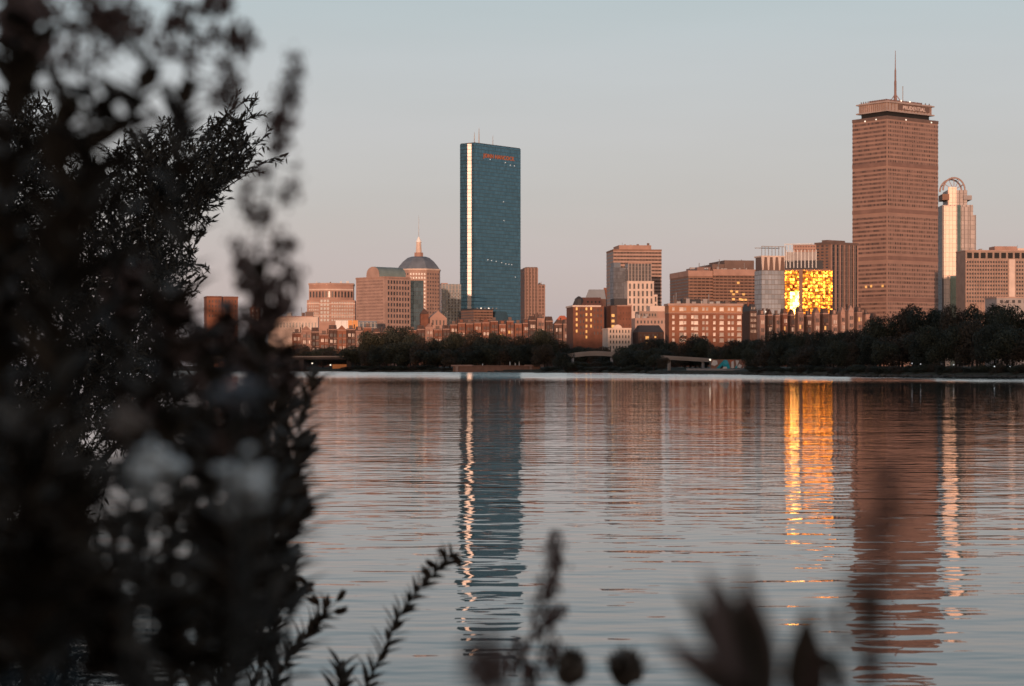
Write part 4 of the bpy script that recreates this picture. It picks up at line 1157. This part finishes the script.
LAND = [(215,'below the orange twin block'),(245,'behind the blurred stalks'),(262,'left of the pale arched hall'),(285,'under the pale arched hall'),(305,'under the left edge of the rounded office'),(322,'under the rounded office'),(340,'under the white and orange sheeting'),(357,'at the right end of the low road bridge'),
        (372,'under the left face of the barrel roofed tower'),(388,'under the corner of the barrel roofed tower'),(402,'under the right face of the barrel roofed tower'),(418,'under the left side of the domed tower'),(436,'under the right side of the domed tower'),(452,'at the left end of the stone wharf'),
        (468,'under the bright notch of the blue tower'),(484,'behind the left half of the stone wharf'),(500,'under the middle of the blue tower'),(516,'behind the right half of the stone wharf'),(532,'under the brown stepped tower'),(550,'between the stepped tower and the red brick block'),(566,'at the left end of the arched footbridge'),
        (582,'below the yellow lit windows of the brick block'),(598,'over the middle of the arched footbridge'),(622,'in front of the cream building'),(640,'just right of the cream building'),(656,'at the left end of the straight footbridge'),(672,'under the left corner of the orange apartments'),(690,'under the middle of the orange apartments'),
        (708,'above the sloping footbridge'),(726,'above the painted wall'),(744,'under the dark mansard wing'),(762,'under the pale glass office'),(782,'left of the sun glare'),(802,'under the sun glare'),(822,'right of the sun glare'),(842,'under the dark ribbed tower'),(862,'under the left edge of the tall tan tower'),
        (882,'under the corner of the tall tan tower'),(902,'under the right face of the tall tan tower'),(922,'under the right edge of the tall tan tower'),(942,'under the silver arched tower'),(962,'under the left end of the hotel slab'),(982,'under the hotel roof house'),(1002,'under the middle of the hotel slab'),(1030,'at the right edge under the hotel slab')]
def landmark(px): return min(LAND, key=lambda l: abs(l[0]-px))[1]
prof = [(190,338),(240,340),(300,345),(330,346),(345,341),(360,336),(375,331),(395,328),(410,330),(430,334),(450,334),(470,335),(490,332),(505,331),(520,334),(540,330),(555,329),(570,340),(590,347),(604,351),(620,349),(632,343),(645,338),(660,342),(680,341),(695,334),(705,338),(720,340),(735,334),(750,332),(770,330),(790,329),(815,330),(840,329),(855,327),(868,320),(880,313),(895,307),(915,303),(935,304),(950,305),(965,300),(975,296),(990,301),(1005,305),(1030,303),(1060,300)]
def top_at(px):
    for (a, ya), (b_, yb) in zip(prof, prof[1:]):
        if a <= px <= b_: return ya+(yb-ya)*(px-a)/(b_-a)
    return 335
used_labels = {}
def far_tree(px, ytop, d, wpx, k, row):
    base = 1.0 if row != 'edge' else .6
    h = PZ(ytop, d)-base; rad = wpx/F*d/2
    tone = ['dark', 'brownish', 'green'][k%3]
    size = {'front':'leafy','back':'taller','edge':'low'}[row]
    lm = landmark(px)
    lab = f'{size} {tone} {"shrub at the water edge" if row=="edge" else ("tree behind" if row=="back" else "front tree")} {lm}'
    for alt in ('rounded', 'spreading', 'upright', 'broad', 'narrow', 'ragged'):
        if lab not in used_labels: break
        lab = f'{alt} {tone} {"shrub at the water edge" if row=="edge" else ("tree behind" if row=="back" else "front tree")} {lm}'
    used_labels.setdefault(lab, 1)
    e = thing('shrub' if row == 'edge' else 'tree', lab, 'shrub' if row == 'edge' else 'tree', (PX(px,d), d, base), rnd.uniform(0,6.28), GRP if row != 'edge' else 'shrubs along the water edge')
    c = link('crown', crowns[k%7], e); t = link('trunk', trunks[k%7], e)
    s_ = (rad/.42, rad/.42, h/1.0)
    if row == 'edge':
        c.scale = s_; c.location = (0,0,-h*.22); t.scale = (s_[0]*.6, s_[1]*.6, h*.5)
    else:
        c.scale = s_; t.scale = (max(s_[0],h*.5),)*2+(h,)
    return e
k = 0; px = 196
while px < 1050:
    d = shore_d(px); big = px > 862
    stp = rnd.uniform(11,14) if not big else rnd.uniform(15,19)
    far_tree(px+rnd.uniform(-2,2), top_at(px)+rnd.choice((-3.5,-1.5,0,1,3.5,6))*(.45 if px > 862 else 1), d+(rnd.uniform(75,95) if 555 < px < 628 else rnd.uniform(34,55)), stp*rnd.uniform(2.0,2.5), k, 'back'); k += 1
    px += stp
px = 190
while px < 1050:
    d = shore_d(px); big = px > 862
    stp = rnd.uniform(11,14.5) if not big else rnd.uniform(15,20)
    t_ = top_at(px); yy_ = t_+(372-t_)*rnd.uniform(.22,.42)
    if not (556 < px < 632 or 654 < px < 748 or px < 350):
        far_tree(px+rnd.uniform(-2,2), yy_, d+rnd.uniform(14,24), stp*rnd.uniform(1.9,2.4), k, 'front'); k += 1
    px += stp
# a few trees that stand before the bridges
for px, yt, dd, wp in ((628,343,770,26),(640,347,765,24),(690,344,690,28),(699,349,684,20),(654,352,656,20),(662,357,652,14),(564,350,785,22),(574,361,778,14),(586,362,770,14),(598,361.5,764,14),(609,361,758,14),(623,353,742,20),(622,352,745,18),(668,347,700,24),(735,345,650,26),(724,347,660,22)):
    far_tree(px, yt, dd, wp, k, 'front'); k += 1
px = 352
while px < 1050:
    d = shore_d(px)
    if not (449 < px < 545 or 655 < px < 750):
        far_tree(px, 366.5+rnd.uniform(-4,0)-(px>860)*3, d+rnd.uniform(3,6), rnd.uniform(16,24), k, 'edge'); k += 1
    px += rnd.uniform(8,11)

# ------------------------------------------------------------------ near shrubs and weeds
def jit(v, a, r): return v+Vector((r.gauss(0,a), r.gauss(0,a), r.gauss(0,a)))
# big willow standing in the shallows, about 25 m off
r = random.Random(11)
def bush_top(px):
    T = [(-60,92),(0,84),(20,80),(35,95),(48,90),(60,122),(75,140),(95,135),(105,150),(125,118),(150,120),(168,108),(182,104),(198,128),(215,122),(232,106),(246,112),(256,126),(268,158),(274,170)]
    for (a, ya), (b_, yb) in zip(T, T[1:]):
        if a <= px <= b_: return ya+(yb-ya)*(px-a)/(b_-a)
    return 999
def bush_right(py):
    T = [(84,60),(105,236),(125,256),(158,272),(172,262),(190,240),(205,228),(225,216),(250,200),(270,214),(285,206),(310,190),(340,196),(370,200),(395,188),(420,196),(440,182),(455,160),(470,132),(490,118),(510,104),(530,112),(548,90)]
    for (a, ya), (b_, yb) in zip(T, T[1:]):
        if a <= py <= b_: return ya+(yb-ya)*(py-a)/(b_-a)
    return 0
e = thing('willow_bush', 'large dark narrow leaved willow bush filling the left side above the water', 'shrub', P(25,560,26)*1.0)
base = e.location.copy(); base.z = -.2; e.location = base
tw = MB(); lv = MB(); br = MB()
hub = [Vector((PX(x_,25.5+dy), 25.5+dy, PZ(y_,25.5+dy))) for x_, y_, dy in ((20,420,0),(60,380,1.2),(95,330,-1),(40,280,.6),(120,250,.4),(150,300,-1.4),(10,200,-.5),(90,190,1),(175,200,0),(60,470,.4),(-30,330,0),(150,410,.6))]
for h_ in hub:
    m_ = (base+h_)/2+Vector((r.uniform(-.2,.2), r.uniform(-.3,.3), .3))
    br.tube([base+Vector((r.uniform(-.3,.3),r.uniform(-.3,.3),0))-base, m_-base, h_-base], [.055,.04,.018], 6)
def twig(tip, start, nl, L):
    mid = (tip+start)/2 + Vector((0,0,(tip-start).length*.10))
    pts = [start, mid, tip]
    tw.tube([p-base for p in pts], [.006,.0035,.0015], 4, cap=False)
    for i_ in range(nl):
        f = .25+.75*(i_+r.random())/nl
        p = (start*(1-f)**2+mid*2*f*(1-f)+tip*f*f)-base
        dr = ((mid-start)*(1-f)+(tip-mid)*f).normalized()
        dd = (dr*.9+Vector((r.gauss(0,.55), r.gauss(0,.55), r.gauss(0,.45)+.12))).normalized()
        lv.leaf(p, dd, Vector((r.gauss(0,1), r.gauss(0,1), 1)), L*r.uniform(.6,1.2), L*.23, .12, 3)
cnt = 0
while cnt < 3400:
    px = r.uniform(-50,274); py = r.uniform(78,545)
    if py < bush_top(px)+4 or px > bush_right(py)-4: continue
    dens = 1.0
    if py < bush_top(px)+24 or px > bush_right(py)-22: dens = .55
    if 60 < px < 125 and py < 175: dens = .35
    if py > 455 and px > 60: dens *= .45
    if r.random() > dens: continue
    dd = 25.5+r.gauss(0,1.7)
    tip = P(px, py, dd)
    h_ = min(hub, key=lambda q_: (q_-tip).length)
    dv = (tip-h_); ln = min(dv.length, r.uniform(.45,.8))
    dv.normalize(); dv = (dv+Vector((r.gauss(0,.3), r.gauss(0,.3), r.gauss(0,.3)+.25))).normalized()
    st = tip-dv*ln; spx = 512+F*st.x/st.y; spy = HZ-F*(st.z-CAMZ)/st.y
    if spx > bush_right(spy)-14 or spy < bush_top(spx)+8: continue      # no bare stalk sticking out of the bush
    twig(tip, st, 19, .115); cnt += 1
# long bare-ish sprays on the right
for (sx_, sy_, tx_, ty_) in ((170,215,268,160),(175,205,262,140),(180,190,252,112),(185,170,238,106),(190,160,246,120)):
    dd = 25.5+r.uniform(-.6,.6); s0 = P(sx_,sy_,dd); t0 = P(tx_,ty_,dd+r.uniform(-.4,.4))
    br.tube([s0-base, (s0+t0)/2-base+Vector((0,0,-.06)), t0-base], [.016,.010,.004], 5)
    for q_ in range(9):
        f = .35+.65*q_/8; c = s0.lerp(t0, f)
        dv = ((t0-s0).normalized()+Vector((r.gauss(0,.45), r.gauss(0,.45), r.gauss(0,.45)+.2))).normalized()
        twig(c+dv*r.uniform(.18,.34), c, 8, .12)
br.build('branch', BARK, e); tw.build('twigs', BARK, e); lv.build('foliage', WILLOW, e)

# weeds close to the lens
def ground_at(x, y): return bankz(x, y)
def path_pts(root, px_list, d):
    return [root]+[P(x_, y_, d+dz) for (x_, y_, dz) in px_list]
def along(pts, f):
    n_ = len(pts)-1; i_ = min(int(f*n_), n_-1); t = f*n_-i_
    return pts[i_].lerp(pts[i_+1], t), (pts[i_+1]-pts[i_]).normalized()
def weed(label, px_list, d, nleaf=0, leafL=.09, leafW=.018, frange=(.2,.95), rad=.003, heads=(), leafm=None, group='tall weeds on the near bank', name='tall_weed', seedm=None, spread=.5, buds=0):
    top = P(px_list[0][0], px_list[0][1], d)
    gx, gy = top.x+r.uniform(-.05,.05), top.y+r.uniform(-.05,.1)
    if gy < .5: gy = top.y
    root = Vector((gx, gy, ground_at(gx, gy)-.03))
    pts = path_pts(root, px_list, d)
    e = thing(name, label, 'weed', root, 0, group)
    s = MB(); l = MB(); hd = MB()
    n_ = len(pts)
    s.tube([p-root for p in pts], [rad*(1.3-.9*i_/(n_-1)) for i_ in range(n_)], 6)
    for i_ in range(nleaf):
        f = frange[0]+(frange[1]-frange[0])*(i_+r.random())/nleaf
        p, t = along(pts, f); a = i_*2.4+r.uniform(-.4,.4)
        side = t.cross(Vector((math.cos(a), math.sin(a), .1))).normalized()
        dd = (t*r.uniform(.45,.95)+side*spread*2*r.uniform(.5,1)).normalized()
        l.leaf(p-root, dd, t, leafL*r.uniform(.6,1.2)*(1.1-.45*f), leafW*r.uniform(.8,1.2), .22, 5)
    for (x_, y_, rp, cnt_) in heads:      # panicle clusters: centre and radius in picture terms at this distance, many little florets
        c = P(x_, y_, d); rr_ = rp*1.2/F*d
        p0 = min((along(pts, f/40)[0] for f in range(41)), key=lambda q_: (q_-c).length)
        s.tube([p0-root, (p0+c)/2-root+Vector((0,0,-.004)), c-root], [rad*.6, rad*.45, rad*.3], 5)
        for k_ in range(int(cnt_*4)):
            v = Vector((r.gauss(0,.48), r.gauss(0,.48), r.gauss(0,.52)))*rr_
            hd.blob(c+v-root, rr_*r.uniform(.11,.24), r, (1,1,1.4))
    s.build('stem', STEMM, e)
    if l.v: l.build('foliage', leafm or WEED, e)
    if hd.v: hd.build('seed_heads', seedm or SEED, e, smooth=True)
    return e
# flowering tops along the upper left
weed('blurred weed with tall seed head against the sky, furthest left', [(-8,500,0),(-6,250,0),(12,60,0),(30,10,0)], 2.5, 26, .10, .022, (.1,.62), .0035, [(20,20,26,16),(40,50,18,12),(5,-10,24,14),(52,12,14,10)])
weed('blurred weed with broad upright leaves and open seed head at upper left', [(70,520,0),(78,300,0),(88,130,0),(92,40,0),(95,-20,0)], 2.4, 30, .105, .026, (.1,.66), .0035, [(78,28,13,9),(110,18,18,14),(72,62,12,9),(98,55,10,7),(120,38,13,10),(88,-8,18,12)])
weed('blurred weed bearing round clustered heads near the top edge', [(150,540,0),(160,330,0),(172,150,0),(186,70,0),(190,5,0)], 2.6, 34, .10, .022, (.1,.74), .0032, [(178,20,15,14),(172,46,10,9),(212,6,15,13),(200,44,9,8),(214,32,9,8),(240,38,15,14),(226,60,11,10),(236,80,9,8),(222,94,13,12),(186,62,9,7)])
weed('blurred weed with dense leafy stem in front of the willow', [(30,540,0),(60,330,0),(85,170,0),(112,95,0)], 2.2, 44, .11, .030, (.15,1.0), .0035, [])
weed('blurred weed with long drooping seed spike right of the willow', [(268,560,0),(266,420,0),(262,300,0),(258,240,0),(278,140,0),(292,60,0)], 2.5, 26, .085, .022, (.15,.55), .003,
     [(296,58,8,8),(294,78,10,10),(289,98,11,11),(284,118,12,11),(276,122,10,8),(280,138,12,10),(276,148,8,7),(298,166,5,5),(262,172,9,9),(246,188,8,8),(246,206,10,9),(258,220,10,10),(268,214,8,7),(286,198,8,8),(294,190,9,8),(282,250,13,11),(272,262,8,7),(292,246,8,7),(244,262,12,10),(250,282,13,12),(236,244,8,6),(294,276,12,10),(280,292,14,12),(256,306,12,10),(286,308,12,10),(270,320,16,14)])
weed('dark blurred weed with broad leaves rising to the top left corner', [(4,480,0),(2,260,0),(10,120,0),(22,40,0)], 2.3, 40, .12, .036, (.3,1.0), .0035, [(30,30,16,10),(8,20,16,10)], spread=.6)
weed('dark blurred weed with a few long pointed leaves above the willow', [(100,500,0),(112,300,0),(128,150,0),(150,62,0)], 2.4, 16, .085, .026, (.62,1.0), .003, [(140,30,12,9),(158,44,10,8),(128,16,12,10)], spread=.45)
weed('dark blurred weed with pointed leaves crossing the willow top', [(170,520,0),(178,320,0),(182,170,0),(186,92,0)], 2.5, 14, .08, .022, (.6,1.0), .003, [], spread=.35)
weed('dark blurred leafy weed before the left part of the willow', [(46,520,0),(50,320,0),(58,180,0),(64,104,0)], 2.2, 30, .10, .030, (.4,1.0), .0035, [], spread=.4)
# leafy mass at left, root to mid height
LBL = ['behind the left white flower','left of the left white flower','between the two white flowers','under the right white flower','above the right white flower','at the lower left corner','along the left edge','right of the right white flower','in front of the road bridge','below the left white flower','near the bottom edge at left','above the left white flower']
for k_, (x_, y_, d_) in enumerate(((175,300,2.4),(100,330,2.2),(205,330,2.8),(235,400,2.1),(225,310,3.2),(20,430,1.9),(-5,320,2.3),(283,345,3.6),(255,330,3.0),(140,400,2.6),(70,480,2.0),(120,260,2.9))):
    if k_ in (1,): continue
    weed(f'dark blurred leafy weed {LBL[k_]}', [(x_+r.uniform(-30,10),620,0),(x_+r.uniform(-14,8),500,0),(x_+r.uniform(-6,6),y_+70,0),(x_,y_,0)], d_, 64, .105, .030, (.06,1.0), .0035, [(x_+r.uniform(-14,14),y_+r.uniform(5,60),12,9) for q_ in range(5)] if k_ not in (5,6,10) else [], spread=.6)
for k_, (x_, y_, d_) in enumerate(((190,420,3.2),(60,380,3.0),(140,500,2.4),(215,520,2.3),(40,540,1.9),(100,590,2.0),(170,600,2.2),(235,560,2.8),(-10,600,2.1),(5,240,2.8),(60,290,2.6),(270,470,3.3))):
    if k_ in (1,2,10): continue
    lab2 = ['in the middle of the dark mass','before the willow stems','just right below the left white flower','low between the white flowers','at the bottom left','second from the bottom left','at the bottom below the white flowers','low by the right white flower','in the bottom left corner','high on the left edge','left of centre in the dark mass','by the open water at right'][k_]
    weed(f'shaded bushy weed {lab2}', [(x_+r.uniform(-20,10),680,0),(x_+r.uniform(-10,10),y_+60,0),(x_,y_,0)], d_, 70, .11, .034, (.05,1.0), .004, [], spread=.7, group='bushy weeds on the near bank')

# white fluffy flowers
def fluff(label, px, py, d, rp, m, n_=150):
    c = P(px, py, d); rad = rp*1.2/F*d
    root = Vector((c.x-.03, c.y+.02, ground_at(c.x, c.y)-.02)); e = thing('fluffy_flower', label, 'flower', root, 0, 'white fluffy flowers')
    MB().tube([Vector((0,0,0)), (c-root)*.5+Vector((.01,0,0)), c-root-Vector((0,0,rad*.5))], [.004,.003,.0025], 6).build('stem', STEMM, e)
    q = MB(); 
    for i_ in range(n_):
        v = Vector((r.gauss(0,1), r.gauss(0,1), r.gauss(0,1)+.5)).normalized()
        q.leaf(c-root-Vector((0,0,rad*.35)), v, Vector((r.gauss(0,1), r.gauss(0,1), r.gauss(0,1))), rad*r.uniform(.7,1.25), rad*.07, .1, 3)
    q.build('petals', m, e)
    q = MB()
    for i_ in range(26):
        v = Vector((r.gauss(0,.42), r.gauss(0,.42), abs(r.gauss(0,.42))-.1))*rad
        q.blob(c-root+v-Vector((0,0,rad*.1)), rad*r.uniform(.16,.34), r, (1,1,.8), 1)
    q.build('tuft', m, e, smooth=True)
    q = MB()
    for i_ in range(14):
        a = i_*2.4; v = Vector((math.cos(a), math.sin(a), .2))
        q.leaf(c-root-Vector((0,0,rad*.75)), v, Vector((0,0,1)), rad*.8, rad*.3, -.5, 3)
    q.build('bracts', WEED, e)
fluff('white fluffy flower head on dark stem, lower left, the brighter left one', 148, 470, 1.75, 25, FLUFF)
fluff('white fluffy flower head, right hand one beside the dark stalk', 250, 484, 1.75, 25, FLUFF)
fluff('dull brownish fluffy flower head just above the left white one', 127, 424, 1.7, 17, mat('dull_fluff', (.30,.21,.16), .9))
fluff('faint grey fluffy flower head at the waterline before the road bridge', 238, 392, 1.5, 17, mat('grey_fluff', (.22,.22,.23), .9), 160)

# willow-herb like sprays at mid distance, bottom
def spray(label, pts_px, d, nleaf, L, Wd, tips=(), f0=.15, name='leafy_sprig', group='leafy sprigs rising at the bottom edge', leafm=None, up=.8, rootpx=None):
    pts = [P(x_, y_, d) for x_, y_ in pts_px]
    p0 = pts[0]; gz = ground_at(p0.x, p0.y)
    if gz < -.02: gz = 0.0
    root = Vector((p0.x, p0.y, min(gz, p0.z-.02)-.03))
    e = thing(name, label, 'weed', root, 0, group)
    s = MB(); l = MB(); b_ = MB()
    al = [root]+pts; n_ = len(al)
    s.tube([p-root for p in al], [.006-.0042*i_/(n_-1) for i_ in range(n_)], 6)
    for i_ in range(nleaf):
        f = f0+(1-f0)*(i_+r.random()*.6)/nleaf; p, t = along(pts, f); a = i_*2.4+r.uniform(-.5,.5)
        sd = t.cross(Vector((math.cos(a), math.sin(a), .15)))
        if sd.length < .1: continue
        dd = (t*up+sd.normalized()*r.uniform(.5,.9)+Vector((0,0,.12))).normalized()
        l.leaf(p-root, dd, t, L*r.uniform(.75,1.25)*(1.2-.4*f), Wd*1.2*r.uniform(.8,1.2), .2, 5)
    for (x_, y_) in tips:
        c = P(x_, y_, d); q0 = min((along(pts, f/30)[0] for f in range(31)), key=lambda q_: (q_-c).length)
        s.tube([q0-root, c-root], [.002,.0012], 4)
        for k_ in range(6):
            dv = ((c-q0).normalized()+Vector((r.gauss(0,.28), r.gauss(0,.28), r.gauss(0,.25)+.2))).normalized()
            b_.leaf(c-root-dv*.01, dv, Vector((r.gauss(0,1),1,r.gauss(0,1))), L*r.uniform(.45,.7), Wd*.9, .05, 4)
    s.build('stem', STEMM, e); l.build('foliage', leafm or WEED, e)
    if b_.v: b_.build('bud_cluster', SEEDR, e)
    return e
spray('curved leafy sprig leaning right, tipped with rusty buds, bottom centre left', [(352,720),(368,682),(384,650),(398,618),(416,592),(436,572),(450,556)], 7.2, 70, .078, .021, [(444,556),(455,560),(434,566),(428,574)], .1)
spray('small sprig with pointed leaves just left of the curved sprig', [(330,720),(338,690),(340,668)], 7.0, 12, .12, .030, [], .1)
spray('branching sprig with narrow buds left of the curved sprig', [(262,720),(282,668),(306,634),(326,612)], 7.4, 46, .095, .024, [(326,608),(338,600),(336,612),(318,604)], .1)
spray('upright sprig with pointed shoots beside the right white flower', [(240,720),(262,660),(278,610),(288,570),(292,556)], 7.6, 36, .10, .024, [(292,556),(284,572),(298,578),(304,588)], .1)
spray('tall upright sprig against the water, right of the dark mass', [(262,560),(272,500),(280,440),(284,396)], 6.4, 50, .11, .026, [(284,390),(290,402)], .1)
spray('narrow upright sprig with sharp pale tip at the right of the dark mass', [(276,560),(290,480),(302,420),(314,376)], 6.0, 30, .10, .024, [(314,378)], .1)
spray('short sprig at the right edge of the dark mass', [(250,600),(270,540),(290,490),(302,452)], 5.2, 40, .10, .028, [], .1)
spray('bushy sprig by the lower right of the dark mass', [(230,660),(258,600),(284,540),(304,506)], 4.6, 40, .095, .030, [(304,500)], .1)
spray('low dark sprig at the bottom left of centre', [(210,720),(236,660),(262,620),(290,590)], 5.4, 44, .10, .030, [], .1)
spray('dense low sprig near the bottom edge left', [(180,720),(206,650),(228,600),(244,560)], 4.8, 46, .11, .034, [], .1)

# seed stalk and buds, bottom centre
weed('blurred reddish seed stalk with stacked round clusters, bottom centre', [(528,700,0),(540,650,0),(548,600,0),(553,565,0),(556,540,0)], 3.4, 0, rad=.0028, heads=[(556,543,8,12),(555,556,8,11),(554,570,8,10),(551,582,7,10),(538,580,4,4),(548,592,9,12),(538,598,7,8),(536,613,6,6),(561,611,7,8),(550,620,9,12),(538,628,9,12),(520,648,9,12),(553,648,9,11),(551,662,8,10),(517,664,10,12),(532,676,11,14)], name='seed_stalk', group=None)
def bud(label, px, py, d, rp, spikes):
    c = P(px, py, d); rad = rp/F*d; root = Vector((c.x, c.y, ground_at(c.x, c.y)-.02)); e = thing('thistle_bud', label, 'flower bud', root, 0, 'round buds at the bottom edge')
    MB().tube([(0,0,0),(0,0,(c.z-root.z)*.6),(0,0,c.z-root.z)], [.004,.003,.003], 6).build('stem', STEMM, e)
    q = MB(); q.blob(c-root, rad*.9, r, (1,1,1.1), 2); q.build('bud', WEEDW, e, smooth=True)
    q = MB()
    for i_ in range(90):
        v = Vector((r.gauss(0,1), r.gauss(0,1), r.gauss(0,1))).normalized()
        q.leaf(c-root+v*rad*.75, (v*.5+Vector((0,0,.8))).normalized(), v, rad*(.55 if not spikes else .75), rad*.22, -.1, 3)
    for i_ in range(spikes):
        a = i_*2.1; v = Vector((math.cos(a), math.sin(a)*.6, .5))
        q.leaf(c-root-Vector((0,0,rad*.5)), v, Vector((0,0,1)), rad*2.0, rad*.4, .1, 4)
    q.build('bracts', WEED, e)
bud('round dark flower bud at the bottom beside the reddish seed stalk', 570, 668, 3.2, 18, 0)
bud('dark flower bud with spreading pointed bracts, right one at the bottom', 627, 670, 3.4, 19, 9)
weed('very blurred reddish weed top at the bottom edge below the blue tower reflection', [(500,720,0),(494,660,0),(490,630,0)], 1.25, 0, rad=.002, heads=[(490,640,16,9),(480,660,16,9),(498,662,16,9),(488,680,22,10)], name='weed_top', group=None)

# big close leaves bottom right
def leaf_fan(label, basepx, tipspx, d, wpx):
    p0 = P(*basepx, d); root = Vector((p0.x, p0.y, ground_at(p0.x, p0.y)-.02)); e = thing('leaf_fan', label, 'weed', root, 0)
    MB().tube([(0,0,0),(p0-root)*.5+Vector((.004,0,0)),p0-root], [.004,.0035,.0025], 6).build('stem', STEMM, e)
    for i_, (x_, y_) in enumerate(tipspx):
        t = P(x_, y_, d+r.uniform(-.16,.10)); v = t-p0
        q = MB(); q.leaf(p0-root, v, Vector((r.uniform(-.3,.3),-1,.35)), v.length, wpx[i_]/F*d, .04, 9)
        q.build('leaf', (WEEDW, SEED)[i_ % 2], e)
    return e
leaf_fan('fan of large blurred pointed leaves at the bottom right of centre', (768,712), ((678,582),(700,564),(724,578),(743,562),(758,600),(654,634),(680,664),(708,610)), 1.35, (34,36,38,40,26,34,26,40))
leaf_fan('single broad upright blurred leaf pair right of the leaf fan', (806,715), ((807,606),(822,640)), 1.5, (46,26))
weed('faint very blurred thin stalk rising before the tan tower reflection', [(868,720,0),(872,640,0),(878,570,0),(886,490,0),(889,462,0)], 1.05, 5, .05, .014, (.3,.8), .0016, [(888,474,13,9),(889,490,12,7),(885,512,14,6),(880,535,15,6),(876,556,14,5),(870,580,14,5),(880,606,13,5),(848,582,9,6),(870,632,14,5),(882,655,12,5)], name='thin_stalk', group=None)
weed('blurred short stalk with small round heads left of the thin stalk', [(842,720,0),(838,650,0),(836,610,0)], 1.5, 4, .05, .014, (.3,.9), .0018, [(848,588,7,5),(836,618,9,6),(842,640,8,6),(866,660,12,7),(872,680,12,7)], name='short_stalk', group=None)
